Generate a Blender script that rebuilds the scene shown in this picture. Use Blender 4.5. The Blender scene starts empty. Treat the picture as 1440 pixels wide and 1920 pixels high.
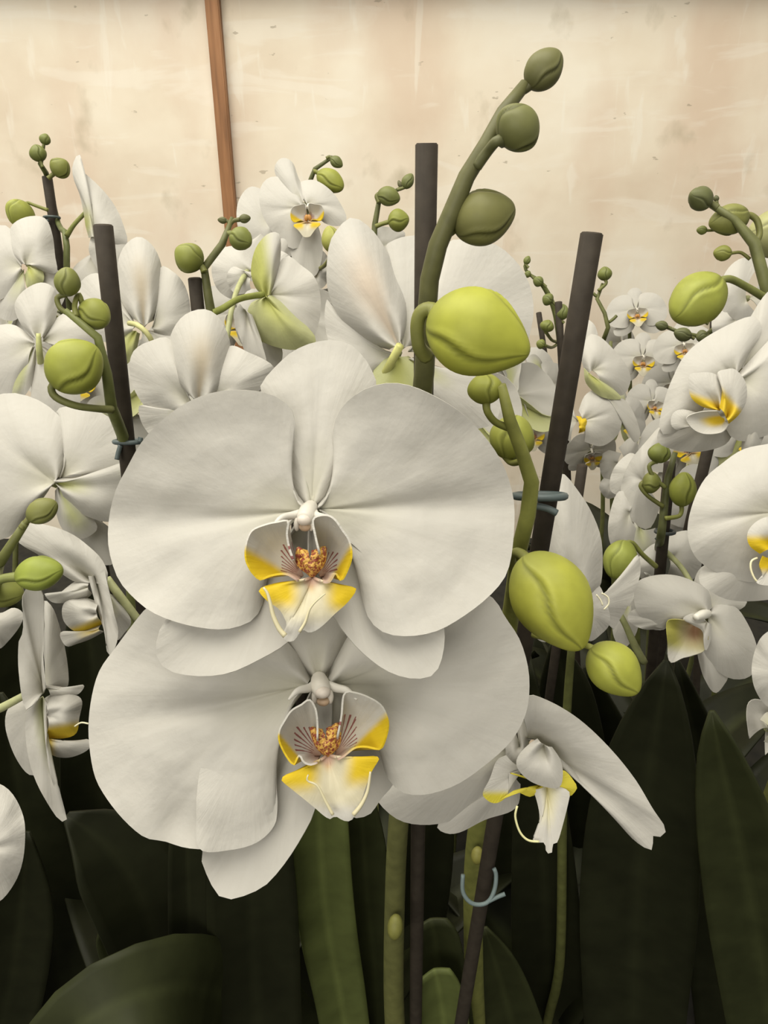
import bpy, bmesh, math, random
from mathutils import Vector, Matrix, Euler, noise

random.seed(7)
scene = bpy.context.scene
C = scene.collection

# ---------------------------------------------------------------- camera
F = 1400.0                     # focal length in pixels of the 1440x1920 frame
PITCH = math.radians(26.0)
CAM = Vector((0, 0, 0.72))
FWD = Vector((0, math.cos(PITCH), -math.sin(PITCH)))
UP = Vector((0, math.sin(PITCH), math.cos(PITCH)))
RIGHT = Vector((1, 0, 0))
cd = bpy.data.cameras.new('camera'); cam = bpy.data.objects.new('camera', cd); C.objects.link(cam)
cam.location = CAM; cam.rotation_euler = (math.pi / 2 - PITCH, 0, 0)
cd.sensor_fit = 'VERTICAL'; cd.sensor_height = 24.0; cd.sensor_width = 18.0
cd.lens = F / 1920.0 * 24.0
cd.clip_start = 0.01; cd.clip_end = 50
scene.camera = cam

# ---------------------------------------------------------------- world, light, exposure
world = bpy.data.worlds.new('world'); scene.world = world; world.use_nodes = True
bg = world.node_tree.nodes['Background']
bg.inputs[0].default_value = (1.0, 0.955, 0.86, 1); bg.inputs[1].default_value = 0.30
def area(name, loc, target, sx, sy, power, col):
    l = bpy.data.lights.new(name, 'AREA'); l.shape = 'RECTANGLE'; l.size = sx; l.size_y = sy
    l.energy = power; l.color = col
    o = bpy.data.objects.new(name, l); C.objects.link(o); o.location = loc
    o.rotation_euler = (Vector(target) - Vector(loc)).to_track_quat('-Z', 'Y').to_euler()
area('roof_light', (-0.5, 0.42, 2.2), (0, 1.05, 0.55), 2.8, 1.3, 64, (1.0, 0.945, 0.83))
area('front_fill', (-1.1, -2.1, 1.55), (0, 0.8, 0.62), 2.4, 1.6, 36, (1.0, 0.945, 0.84))  # unseen fill added behind the camera to brighten the plants from the front
vs = scene.view_settings
vs.view_transform = 'Standard'; vs.look = 'None'; vs.gamma = 1.0; vs.use_curve_mapping = False
vs.exposure = 0.0

# ---------------------------------------------------------------- pixel <-> place
def W(px, py, D):              # D = distance along the optical axis
    return CAM + D * (FWD + (px - 720) / F * RIGHT + (960 - py) / F * UP)
def depth_y(py, y):            # axial distance of the world plane y on image row py
    return y / (math.cos(PITCH) + (960 - py) / F * math.sin(PITCH))
def WY(px, py, y):
    return W(px, py, depth_y(py, y))

# ---------------------------------------------------------------- materials
def mat(name):
    m = bpy.data.materials.new(name); m.use_nodes = True
    nt = m.node_tree; b = nt.nodes['Principled BSDF']
    return m, nt, b
def N(nt, t, **kw):
    n = nt.nodes.new(t)
    for k, v in kw.items(): setattr(n, k, v)
    return n
def ramp(nt, stops):
    r = N(nt, 'ShaderNodeValToRGB'); e = r.color_ramp.elements
    while len(e) > 1: e.remove(e[-1])
    e[0].position = stops[0][0]; e[0].color = (*stops[0][1], 1)
    for p, c in stops[1:]:
        k = e.new(p); k.color = (*c, 1)
    return r
def mixc(nt, fac, a, b, mode='MIX'):
    m = N(nt, 'ShaderNodeMix', data_type='RGBA', blend_type=mode)
    for s, v in ((m.inputs[0], fac), (m.inputs[6], a), (m.inputs[7], b)):
        if hasattr(v, 'links') or isinstance(v, bpy.types.NodeSocket): nt.links.new(v, s)
        elif isinstance(v, (int, float)): s.default_value = v
        else: s.default_value = (*v, 1)
    return m.outputs[2]
def math_(nt, op, a, b=None, c=None):
    m = N(nt, 'ShaderNodeMath', operation=op)
    for i, v in enumerate((a, b, c)):
        if v is None: continue
        if isinstance(v, (int, float)): m.inputs[i].default_value = v
        else: nt.links.new(v, m.inputs[i])
    return m.outputs[0]

def petal_material(name, transl=0.22, stripes=False):
    m, nt, b = mat(name)
    at = N(nt, 'ShaderNodeAttribute', attribute_name='Col')
    uv = N(nt, 'ShaderNodeUVMap', uv_map='UVMap')
    mp = N(nt, 'ShaderNodeMapping'); mp.inputs['Scale'].default_value = (46, 2.2, 1)
    nt.links.new(uv.outputs[0], mp.inputs[0])
    veins = N(nt, 'ShaderNodeTexNoise'); veins.inputs['Scale'].default_value = 1.0; veins.inputs['Detail'].default_value = 3
    nt.links.new(mp.outputs[0], veins.inputs['Vector'])
    tc = N(nt, 'ShaderNodeTexCoord')
    fine = N(nt, 'ShaderNodeTexNoise'); fine.inputs['Scale'].default_value = 420; fine.inputs['Detail'].default_value = 3
    nt.links.new(tc.outputs['Object'], fine.inputs['Vector'])
    big = N(nt, 'ShaderNodeTexNoise'); big.inputs['Scale'].default_value = 75; big.inputs['Detail'].default_value = 3
    nt.links.new(tc.outputs['Object'], big.inputs['Vector'])
    vr = ramp(nt, [(0.3, (0.975, 0.972, 0.965)), (0.62, (1, 1, 1))])
    nt.links.new(veins.outputs[0], vr.inputs[0])
    col = mixc(nt, 1.0, at.outputs['Color'], vr.outputs[0], 'MULTIPLY')
    if stripes:
        sep = N(nt, 'ShaderNodeSeparateXYZ'); nt.links.new(uv.outputs[0], sep.inputs[0])
        sn = math_(nt, 'SINE', math_(nt, 'MULTIPLY', sep.outputs[0], 105.0))
        nz = N(nt, 'ShaderNodeTexNoise'); nz.inputs['Scale'].default_value = 900
        nt.links.new(tc.outputs['Object'], nz.inputs['Vector'])
        s1 = math_(nt, 'GREATER_THAN', math_(nt, 'ADD', sn, math_(nt, 'MULTIPLY', nz.outputs[0], 0.9)), 0.95)
        at2 = N(nt, 'ShaderNodeAttribute', attribute_name='Stripe')
        msk = math_(nt, 'GREATER_THAN', math_(nt, 'MULTIPLY', at2.outputs['Fac'], math_(nt, 'ADD', nz.outputs[0], 0.45)), 0.42)
        col = mixc(nt, math_(nt, 'MULTIPLY', math_(nt, 'MULTIPLY', s1, msk), 0.85), col, (0.24, 0.035, 0.035))
    nt.links.new(col, b.inputs['Base Color'])
    b.inputs['Roughness'].default_value = 0.55; b.inputs['Specular IOR Level'].default_value = 0.28
    suv = N(nt, 'ShaderNodeSeparateXYZ'); nt.links.new(uv.outputs[0], suv.inputs[0])
    fade = math_(nt, 'MULTIPLY', suv.outputs[1], suv.outputs[1])
    h = math_(nt, 'ADD', math_(nt, 'MULTIPLY', math_(nt, 'MULTIPLY', veins.outputs[0], fade), 0.5),
              math_(nt, 'ADD', math_(nt, 'MULTIPLY', fine.outputs[0], 0.30), math_(nt, 'MULTIPLY', big.outputs[0], 0.9)))
    bp = N(nt, 'ShaderNodeBump'); bp.inputs['Strength'].default_value = 0.38; bp.inputs['Distance'].default_value = 0.0011
    nt.links.new(h, bp.inputs['Height']); nt.links.new(bp.outputs[0], b.inputs['Normal'])
    tr = N(nt, 'ShaderNodeBsdfTranslucent'); nt.links.new(col, tr.inputs[0]); nt.links.new(bp.outputs[0], tr.inputs[1])
    mx = N(nt, 'ShaderNodeMixShader'); mx.inputs[0].default_value = transl
    nt.links.new(b.outputs[0], mx.inputs[1]); nt.links.new(tr.outputs[0], mx.inputs[2])
    nt.links.new(mx.outputs[0], nt.nodes['Material Output'].inputs[0])
    return m
M_PETAL = petal_material('white petal')
M_LOBE = petal_material('striped lip', 0.15, True)
M_LIP = petal_material('yellow lip', 0.15)

def attr_material(name, rough, spec, nscale, var, bump=0.2, bdist=0.0006, sss=0.0):
    m, nt, b = mat(name)
    at = N(nt, 'ShaderNodeAttribute', attribute_name='Col')
    tc = N(nt, 'ShaderNodeTexCoord')
    n1 = N(nt, 'ShaderNodeTexNoise'); n1.inputs['Scale'].default_value = nscale; n1.inputs['Detail'].default_value = 5
    nt.links.new(tc.outputs['Object'], n1.inputs['Vector'])
    r = ramp(nt, [(0.3, (1 - var,) * 3), (0.7, (1 + var * 0.4,) * 3)]); nt.links.new(n1.outputs[0], r.inputs[0])
    nt.links.new(mixc(nt, 1.0, at.outputs['Color'], r.outputs[0], 'MULTIPLY'), b.inputs['Base Color'])
    b.inputs['Roughness'].default_value = rough; b.inputs['Specular IOR Level'].default_value = spec
    bp = N(nt, 'ShaderNodeBump'); bp.inputs['Strength'].default_value = bump; bp.inputs['Distance'].default_value = bdist
    nt.links.new(n1.outputs[0], bp.inputs['Height']); nt.links.new(bp.outputs[0], b.inputs['Normal'])
    if sss:
        b.inputs['Subsurface Weight'].default_value = sss; b.inputs['Subsurface Radius'].default_value = (0.004, 0.004, 0.001)
        b.inputs['Subsurface Scale'].default_value = 1.0
    return m
M_BUD = attr_material('bud green', 0.5, 0.3, 130, 0.16, 0.15)
M_STEM = attr_material('stem green', 0.5, 0.35, 160, 0.25, 0.2)
M_LEAF = attr_material('leaf green', 0.5, 0.16, 45, 0.3, 0.1)
M_STAKE = attr_material('dark plastic', 0.6, 0.12, 210, 0.22, 0.25, 0.0003)
M_CLIP = attr_material('grey plastic', 0.45, 0.4, 200, 0.12, 0.1)
M_COLUMN = attr_material('waxy column', 0.4, 0.4, 200, 0.05, 0.1, 0.0006)

def callus_material():
    m, nt, b = mat('spotted callus')
    tc = N(nt, 'ShaderNodeTexCoord')
    v = N(nt, 'ShaderNodeTexNoise'); v.inputs['Scale'].default_value = 1150; v.inputs['Detail'].default_value = 2.5; v.inputs['Distortion'].default_value = 0.6
    nt.links.new(tc.outputs['Object'], v.inputs['Vector'])
    r = ramp(nt, [(0.47, (0.66, 0.40, 0.085)), (0.53, (0.27, 0.06, 0.03))]); nt.links.new(v.outputs[0], r.inputs[0])
    nt.links.new(r.outputs[0], b.inputs['Base Color']); b.inputs['Roughness'].default_value = 0.5
    return m
M_CALLUS = callus_material()

def wall_material():
    m, nt, b = mat('whitewashed board')
    tc = N(nt, 'ShaderNodeTexCoord')
    def noise_(scale, detail=5, stretch=(1, 1, 1), rot=0.0, dist=0.0):
        mp = N(nt, 'ShaderNodeMapping'); mp.inputs['Scale'].default_value = stretch; mp.inputs['Rotation'].default_value = (0, rot, 0)
        nt.links.new(tc.outputs['Object'], mp.inputs[0])
        n = N(nt, 'ShaderNodeTexNoise'); n.inputs['Scale'].default_value = scale; n.inputs['Detail'].default_value = detail
        n.inputs['Distortion'].default_value = dist
        nt.links.new(mp.outputs[0], n.inputs['Vector']); return n.outputs[0]
    base = ramp(nt, [(0.33, (0.72, 0.61, 0.47)), (0.5, (0.84, 0.755, 0.61)), (0.66, (0.89, 0.83, 0.70))])
    nt.links.new(noise_(3.6, 8, (1, 1, 1.3)), base.inputs[0])
    pink = ramp(nt, [(0.48, (0, 0, 0)), (0.66, (1, 1, 1))]); nt.links.new(noise_(6, 9, (1, 1, 0.55), 0.2), pink.inputs[0])
    c = mixc(nt, math_(nt, 'MULTIPLY', pink.outputs[0], 0.62), base.outputs[0], (0.72, 0.565, 0.43))
    scr = ramp(nt, [(0.565, (0, 0, 0)), (0.63, (1, 1, 1))]); nt.links.new(noise_(7, 8, (0.6, 1, 3.0), 0.55, 1.2), scr.inputs[0])
    c = mixc(nt, math_(nt, 'MULTIPLY', scr.outputs[0], 0.3), c, (0.92, 0.88, 0.78))
    scr2 = ramp(nt, [(0.6, (0, 0, 0)), (0.66, (1, 1, 1))]); nt.links.new(noise_(9, 6, (3.5, 1, 0.7), -0.35, 0.6), scr2.inputs[0])
    c = mixc(nt, math_(nt, 'MULTIPLY', scr2.outputs[0], 0.34), c, (0.92, 0.89, 0.79))
    drt = ramp(nt, [(0.62, (0, 0, 0)), (0.74, (1, 1, 1))]); nt.links.new(noise_(9, 8, (1.4, 1, 1), 0.9), drt.inputs[0])
    c = mixc(nt, math_(nt, 'MULTIPLY', drt.outputs[0], 0.5), c, (0.40, 0.34, 0.22))
    spk = ramp(nt, [(0.715, (0, 0, 0)), (0.74, (1, 1, 1))]); nt.links.new(noise_(60, 3, (0.6, 1, 1.5), 0.3), spk.inputs[0])
    c = mixc(nt, math_(nt, 'MULTIPLY', spk.outputs[0], 0.5), c, (0.30, 0.25, 0.17))
    nt.links.new(c, b.inputs['Base Color'])
    b.inputs['Roughness'].default_value = 0.6; b.inputs['Specular IOR Level'].default_value = 0.25
    bp = N(nt, 'ShaderNodeBump'); bp.inputs['Strength'].default_value = 0.25; bp.inputs['Distance'].default_value = 0.003
    nt.links.new(noise_(22, 8), bp.inputs['Height']); nt.links.new(bp.outputs[0], b.inputs['Normal'])
    return m
M_WALL = wall_material()
def wood_material():
    m, nt, b = mat('brown batten wood')
    tc = N(nt, 'ShaderNodeTexCoord'); mp = N(nt, 'ShaderNodeMapping'); mp.inputs['Scale'].default_value = (9, 9, 0.7)
    nt.links.new(tc.outputs['Object'], mp.inputs[0])
    n = N(nt, 'ShaderNodeTexNoise'); n.inputs['Scale'].default_value = 14; n.inputs['Detail'].default_value = 6
    nt.links.new(mp.outputs[0], n.inputs['Vector'])
    r = ramp(nt, [(0.3, (0.21, 0.095, 0.036)), (0.55, (0.33, 0.155, 0.062)), (0.75, (0.40, 0.20, 0.09))])
    nt.links.new(n.outputs[0], r.inputs[0]); nt.links.new(r.outputs[0], b.inputs['Base Color']); b.inputs['Roughness'].default_value = 0.6
    return m
M_WOOD = wood_material()
def soil_material():
    m, nt, b = mat('dark bark bed')
    tc = N(nt, 'ShaderNodeTexCoord')
    n = N(nt, 'ShaderNodeTexVoronoi'); n.inputs['Scale'].default_value = 70; nt.links.new(tc.outputs['Object'], n.inputs['Vector'])
    r = ramp(nt, [(0.0, (0.006, 0.006, 0.004)), (0.7, (0.016, 0.015, 0.010))]); nt.links.new(n.outputs['Distance'], r.inputs[0])
    nt.links.new(r.outputs[0], b.inputs['Base Color']); b.inputs['Roughness'].default_value = 0.9
    return m
M_SOIL = soil_material()

# ---------------------------------------------------------------- mesh helpers
ORIGIN = {}
def link(name, me, material, parent=None, origin=None, thick=0.0):
    o = bpy.data.objects.new(name, me); C.objects.link(o)
    if material is not None and not me.materials: me.materials.append(material)
    if origin is None: origin = Vector((0, 0, 0))
    ORIGIN[o] = origin.copy()
    if parent is not None:
        o.parent = parent; o.location = origin - ORIGIN[parent]
    else: o.location = origin
    if thick:
        s = o.modifiers.new('thickness', 'SOLIDIFY'); s.thickness = thick; s.offset = 0
    return o
def empty(name, loc):
    o = bpy.data.objects.new(name, None); C.objects.link(o); o.location = loc; o.empty_display_size = 0.02
    ORIGIN[o] = Vector(loc); return o
def tag(o, label, cat, group=None):
    o['label'] = label; o['category'] = cat
    if group: o['group'] = group
def make_mesh(name, vs_, fs, origin, cols=None, uvs=None, stripe=None, smooth=True, rim=False):
    me = bpy.data.meshes.new(name)
    me.from_pydata([tuple(v - origin) for v in vs_], [], fs); me.update()
    if smooth: me.polygons.foreach_set('use_smooth', [True] * len(me.polygons))
    if rim:
        cnt = {}
        for p in me.polygons:
            for k in p.edge_keys: cnt[k] = cnt.get(k, 0) + 1
        sh = me.attributes.new('sharp_edge', 'BOOLEAN', 'EDGE')
        sh.data.foreach_set('value', [cnt[e.key] == 1 for e in me.edges])
    if cols is not None:
        a = me.color_attributes.new('Col', 'FLOAT_COLOR', 'POINT')
        buf = []
        for c in cols: buf += [c[0], c[1], c[2], 1.0]
        a.data.foreach_set('color', buf)
    if stripe is not None:
        a = me.attributes.new('Stripe', 'FLOAT', 'POINT'); a.data.foreach_set('value', stripe)
    if uvs is not None:
        u = me.uv_layers.new(name='UVMap'); buf = []
        for l in me.loops: buf += [uvs[l.vertex_index][0], uvs[l.vertex_index][1]]
        u.data.foreach_set('uv', buf)
    return me

def catmull(pts, n):           # open curve through points, n samples evenly along its length
    P = [pts[0]] + list(pts) + [pts[-1]]; out = []
    for i in range(1, len(P) - 2):
        p0, p1, p2, p3 = P[i - 1], P[i], P[i + 1], P[i + 2]
        for k in range(8):
            t = k / 8.0
            out.append(tuple(0.5 * ((2 * b) + (-a + c) * t + (2 * a - 5 * b + 4 * c - d) * t * t + (-a + 3 * b - 3 * c + d) * t ** 3)
                             for a, b, c, d in zip(p0, p1, p2, p3)))
    out.append(tuple(P[-2]))
    L = [0.0]
    for a, b in zip(out, out[1:]): L.append(L[-1] + math.dist(a, b))
    res = []; j = 0
    for i in range(n):
        s = L[-1] * i / (n - 1)
        while j < len(L) - 2 and L[j + 1] < s: j += 1
        d = L[j + 1] - L[j]; t = 0 if d < 1e-12 else min(1, max(0, (s - L[j]) / d))
        res.append(tuple(a + (b - a) * t for a, b in zip(out[j], out[j + 1])))
    return res

class Tube:
    def __init__(s): s.v = []; s.f = []; s.c = []
    def add(s, pts, radii, col, seg=10, n=None, col2=None):
        """pts: world Vectors, radii: per point"""
        n = n or max(6, len(pts) * 4)
        dat = catmull([(p.x, p.y, p.z, r) for p, r in zip(pts, radii)], n)
        P = [Vector(d[:3]) for d in dat]; R = [max(1e-5, d[3]) for d in dat]
        b0 = len(s.v); prev = None
        for i in range(n):
            t = (P[min(i + 1, n - 1)] - P[max(i - 1, 0)]).normalized()
            if prev is None:
                prev = t.orthogonal().normalized()
            prev = (prev - t * prev.dot(t)).normalized(); q = t.cross(prev)
            for k in range(seg):
                a = 2 * math.pi * k / seg
                s.v.append(P[i] + R[i] * (math.cos(a) * prev + math.sin(a) * q))
                s.c.append(col if col2 is None else tuple(x + (y - x) * i / (n - 1) for x, y in zip(col, col2)))
        for i in range(n - 1):
            for k in range(seg):
                a = b0 + i * seg + k; b = b0 + i * seg + (k + 1) % seg
                s.f.append((a, b, b + seg, a + seg))
        s.f.append(tuple(b0 + k for k in range(seg))[::-1]); s.f.append(tuple(b0 + (n - 1) * seg + k for k in range(seg)))
    def blob(s, c, rx, axis, ry, col, nu=12, nv=8):
        """ellipsoid, ry along axis"""
        a = axis.normalized(); p = a.orthogonal().normalized(); q = a.cross(p); b0 = len(s.v)
        for i in range(nv + 1):
            th = math.pi * i / nv
            for k in range(nu):
                ph = 2 * math.pi * k / nu
                s.v.append(c + a * ry * math.cos(th) + rx * math.sin(th) * (math.cos(ph) * p + math.sin(ph) * q)); s.c.append(col)
        for i in range(nv):
            for k in range(nu):
                x = b0 + i * nu + k; y = b0 + i * nu + (k + 1) % nu
                s.f.append((x, x + nu, y + nu, y))
    def build(s, name, material, parent=None, origin=None):
        o = origin or s.v[0].copy()
        return link(name, make_mesh(name, s.v, s.f, o, s.c), material, parent, o)

# ---------------------------------------------------------------- petals
WHITE = (0.62, 0.605, 0.555); CREAM = (0.62, 0.60, 0.52); GRN = (0.48, 0.50, 0.15); TAN = (0.50, 0.42, 0.29)
YEL = (0.74, 0.54, 0.02); PINK = (0.60, 0.42, 0.33); LGRN = (0.58, 0.60, 0.32)
def lerp3(a, b, t):
    t = max(0.0, min(1.0, t)); return tuple(x + (y - x) * t for x, y in zip(a, b))
def sstep(a, b, x):
    t = max(0.0, min(1.0, (x - a) / (b - a))); return t * t * (3 - 2 * t)
COLS = {
 'white': lambda r, t: lerp3(lerp3(CREAM, LGRN, 0.15), WHITE, r * 2.2),
 'greenbase': lambda r, t: lerp3(GRN, WHITE, sstep(0.0, 0.62, r + 0.5 * abs(t - 0.5))),
 'green': lambda r, t: lerp3(GRN, LGRN, sstep(0.15, 1.0, r + 0.5 * abs(t - 0.5))),
 'greenmid': lambda r, t: lerp3(WHITE, LGRN, math.exp(-((t - 0.5) / 0.16) ** 2) * (1 - sstep(0.55, 1.0, r))),
 'tan': lambda r, t: lerp3(WHITE, TAN, 0.75 * math.exp(-((t - 0.5) / 0.14) ** 2) * (1 - sstep(0.45, 0.92, r))),
 'pale': lambda r, t: lerp3(LGRN, WHITE, r * 1.4),
}
def parse(s):
    if isinstance(s, str): return [tuple(float(q) for q in p.split(',')) for p in s.split()]
    return s
LAST = []                      # pixel and height of every point of the petal built last
def petal_mesh(name, base, pts, mapf, z0=0, z1=0, bulge=0, cup=0, rip=(0, 3, 0), crease=(0.5, 0, 0.04),
               bend=0.5, axis=None, col='white', zf=None, nt=40, nr=16, colf=None, stripef=None, tilt=0, und=0.55, us=55.0):
    pts = parse(pts); O = catmull(pts, nt); bx, by = base
    cx = sum(p[0] for p in O) / nt; cy = sum(p[1] for p in O) / nt
    ax, ay = axis if axis else (cx - bx, cy - by)
    l = math.hypot(ax, ay) or 1; ax /= l; ay /= l
    vs_ = []; cols = []; uvs = []; stripe = []; LAST.clear()
    cf = COLS[col]
    def emit(x, y, r, t):
        z = z0 + z1 * r + bulge * math.sin(math.pi * min(1, r)) + cup * (2 * t - 1) ** 2 * r * r
        z += tilt * (2 * t - 1) * r
        z += rip[0] * r ** 3 * math.sin(2 * math.pi * rip[1] * t + rip[2])
        z += 0.35 * rip[0] * r ** 4 * math.sin(2 * math.pi * (rip[1] * 2.7) * t + 2 * rip[2] + 1)
        z -= crease[1] * math.exp(-((t - crease[0]) / crease[2]) ** 2) * math.sin(math.pi * min(1, r * 0.9 + 0.05))
        if zf: z += zf(x, y)
        if und: z += und * min(1, r * 1.6) * (noise.noise(Vector((x / us, y / us, 3.3))) + 0.45 * noise.noise(Vector((x / us * 2.6, y / us * 2.6, 8.1))))
        vs_.append(mapf(x, y, z)); uvs.append((t, r)); LAST.append((x, y, z))
        cols.append(colf(x, y, r, t) if colf else cf(r, t)); stripe.append(stripef(x, y, r, t) if stripef else 0.0)
    emit(bx, by, 0.0, 0.5)
    for i in range(1, nr + 1):
        r = (i / nr) ** 0.85
        for j in range(nt):
            ox, oy = O[j][:2]; L = math.hypot(ox - bx, oy - by)
            mx = (bx + ox) / 2; my = (by + oy) / 2
            qx = mx + (bx + ax * L * 0.5 - mx) * bend; qy = my + (by + ay * L * 0.5 - my) * bend
            x = (1 - r) ** 2 * bx + 2 * r * (1 - r) * qx + r * r * ox
            y = (1 - r) ** 2 * by + 2 * r * (1 - r) * qy + r * r * oy
            emit(x, y, r, j / (nt - 1))
    fs = []
    for j in range(nt - 1): fs.append((0, 1 + j + 1, 1 + j))
    for i in range(nr - 1):
        for j in range(nt - 1):
            a = 1 + i * nt + j; fs.append((a, a + 1, a + nt + 1, a + nt))
    return vs_, fs, cols, uvs, stripe
def traced(name, parent, base, pts, D, material=None, thick=0.0004, **kw):
    mapf = lambda x, y, z: W(x, y, D - z * 0.001)
    v, f, c, u, s = petal_mesh(name, base, pts, mapf, **kw)
    o = v[0].copy()
    return link(name, make_mesh(name, v, f, o, c, u, s if kw.get('stripef') else None, rim=True), material or M_PETAL, parent, o, thick)

# ---------------------------------------------------------------- plants
class Plant:
    def __init__(s, label, path, rad, ybase=None, extra_down=True, col=(0.155, 0.165, 0.05), seg=10, col2=None, group=None):
        """path: list of (px,py,D) from low to high; rad: radius in px at each"""
        P = [W(*p) for p in path]; R = [r * p[2] / F for r, p in zip(rad, path)]
        if extra_down:
            b = P[0]; d = b.z
            if d > 0.03:
                P = [Vector((b.x, b.y + 0.01, 0.0)), Vector((b.x, b.y + 0.005, d * 0.5))] + P; R = [R[0]] * 2 + R
        s.root = empty('orchid_plant', Vector((P[0].x, P[0].y, 0))); tag(s.root, label, 'orchid', group)
        s.path = P; s.n = 0
        t = Tube(); t.add(P, R, col, seg, col2=col2); t.build('flower_stem', M_STEM, s.root)
        s.samp = [Vector(q[:3]) for q in catmull([tuple(p) for p in P], 120)]
    def near(s, p, drop=0.02):
        q = p - Vector((0, 0, drop)); return min(s.samp, key=lambda a: (a - q).length)
    def flower(s, px, py, D, back=6, col=(0.42, 0.44, 0.22), rad=0.0016, stem=True, label=None, ped=None):
        """a traced flower: its own mesh is the stalk that joins the spike; petals are its children"""
        c = W(px, py, D); away = (c - CAM).normalized()
        t = Tube(); a = c + away * back * 0.001
        e = s.near(a) if stem else a + away * 0.03 - Vector((0, 0, 0.01))
        L = (e - a).length
        t.add([c + away * 0.001, a, a + (e - a) * 0.5 + Vector((0, 0, 0.12 * L)), e], [rad * 1.4, rad * 1.2, rad, rad * 1.15], col, 8, 14)
        if ped:
            t = Tube(); pp, pr, col = ped
            t.add([W(*p) for p in pp], [r * p[2] / F for r, p in zip(pr, pp)], col, 9)
        o = t.build('flower', M_STEM, s.root, c)
        if label: o['label'] = label
        return o
    def stem(s, path, rad, col=(0.155, 0.165, 0.05), name='branch', seg=9):
        t = Tube(); t.add([W(*p) for p in path], [r * p[2] / F for r, p in zip(rad, path)], col, seg)
        return t.build(name, M_STEM, s.root)
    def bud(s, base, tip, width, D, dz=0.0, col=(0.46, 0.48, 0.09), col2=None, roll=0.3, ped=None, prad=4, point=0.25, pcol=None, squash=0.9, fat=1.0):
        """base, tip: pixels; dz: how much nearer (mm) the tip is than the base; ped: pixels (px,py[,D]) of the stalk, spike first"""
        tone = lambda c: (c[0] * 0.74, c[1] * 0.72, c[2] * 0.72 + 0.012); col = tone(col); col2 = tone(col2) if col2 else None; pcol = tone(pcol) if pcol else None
        A = W(base[0], base[1], D); B = W(tip[0], tip[1], D - dz * 0.001); ax = B - A; L = ax.length; ax.normalize()
        R = width * 0.5 * D / F
        side = ax.cross((A - CAM).normalized()).normalized(); fr = side.cross(ax)
        col2 = col2 or tuple(x * 0.72 for x in col)
        if roll > 0.9: roll -= 1.4
        big = width * D > 10; vs_ = []; cols = []; fs = []; nu = 72 if big else 42; nv = 26 if big else 16
        for i in range(nv + 1):
            q = i / nv; q = 0.5 - 0.5 * math.cos(math.pi * q)
            prof = math.sqrt(max(0.0, 1 - (2 * q - 1) ** 2)); prof = prof ** 0.9 * (1 + 0.16 * math.sin(math.pi * q)) * (1 - point * q ** 2.4) / (1.16 - 0.3 * point)
            for k in range(nu):
                th = 2 * math.pi * k / nu; g = 0.0
                for m_ in range(3):
                    d = (th - roll - 0.55 * (q - 0.5) - 0.25 * math.sin(2 * math.pi * q) - m_ * 2 * math.pi / 3 + math.pi) % (2 * math.pi) - math.pi
                    g += math.exp(-(d / (0.085 if big else 0.12)) ** 2) - 0.55 * (math.exp(-((d - 0.16) / 0.11) ** 2) if d > -0.02 else 0) - 0.25 * math.exp(-((d + 0.35) / 0.2) ** 2)
                rr = R * prof * (1 - 0.10 * g * math.sin(math.pi * min(1, q * 1.05)) ** 0.5)
                vs_.append(A + ax * (L * q) + rr * (math.cos(th) * side * fat + math.sin(th) * fr * squash))
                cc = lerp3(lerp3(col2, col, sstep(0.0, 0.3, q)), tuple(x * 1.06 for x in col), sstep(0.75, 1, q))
                cols.append(lerp3(lerp3(cc, tuple(0.6 * x for x in col2), 0.8 * max(0, g)), tuple(min(1, 1.2 * x + 0.02) for x in cc), max(0, -g) * 1.1))
        for i in range(nv):
            for k in range(nu):
                a = i * nu + k; b = i * nu + (k + 1) % nu; fs.append((a, b, b + nu, a + nu))
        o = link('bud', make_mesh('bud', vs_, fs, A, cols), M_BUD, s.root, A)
        if ped is None:
            e = s.near(A, 0.008); P = [e, e + (A - e) * 0.5 - Vector((0, 0, 0.06 * (A - e).length)), A + ax * L * 0.05]
        else:
            P = [W(p[0], p[1], p[2] if len(p) > 2 else D) for p in ped] + [A + ax * L * 0.06]
        t = Tube(); r = prad * D / F
        t.add(P, [r * 1.15] + [r] * (len(P) - 2) + [r * 1.1], pcol or tuple(0.6 * x + 0.4 * y for x, y in zip(col2, (0.2, 0.2, 0.06))), 8)
        t.build('bud_stalk', M_STEM, o)
        return o
    def leaf(s, line, col=(0.035, 0.05, 0.018), fold=0.25, rough=None, blunt=False):
        """line: (px,py,y,halfwidth px) from base to tip on world planes y"""
        n = 26; m = 10
        dat = [(*WY(a[0], a[1], a[2]), a[3] * depth_y(a[1], a[2]) / F) for a in line]
        dat = catmull(dat, n); P = [Vector(d[:3]) for d in dat]; Wd = [d[3] for d in dat]
        vs_ = []; cols = []; fs = []
        for i in range(n):
            t = (P[min(i + 1, n - 1)] - P[max(i - 1, 0)]).normalized()
            vd = (P[i] - CAM).normalized(); sd = t.cross(vd).normalized(); nn = sd.cross(t).normalized()
            if nn.dot(vd) > 0: nn = -nn
            q = i / (n - 1); w = Wd[i]
            for j in range(m + 1):
                u = 2 * j / m - 1
                vs_.append(P[i] + sd * w * u + nn * w * fold * (abs(u) ** 1.3 - 0.4 + 0.12 * math.sin(5 * q + 2 * u)))
                cols.append(lerp3(tuple(1.35 * x for x in col), col, min(1, abs(u) * 6)))
        for i in range(n - 1):
            for j in range(m):
                a = i * (m + 1) + j; fs.append((a, a + 1, a + m + 2, a + m + 1))
        return link('leaf', make_mesh('leaf', vs_, fs, P[0], cols), M_LEAF, s.root, P[0], 0.0018)

def poly(zx, zy, k, s): return [(zx + x / k, zy + y / k) for x, y in parse(s)]
def YP(lst): return [(a, b, depth_y(b, y)) for a, b, y in lst]

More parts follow.
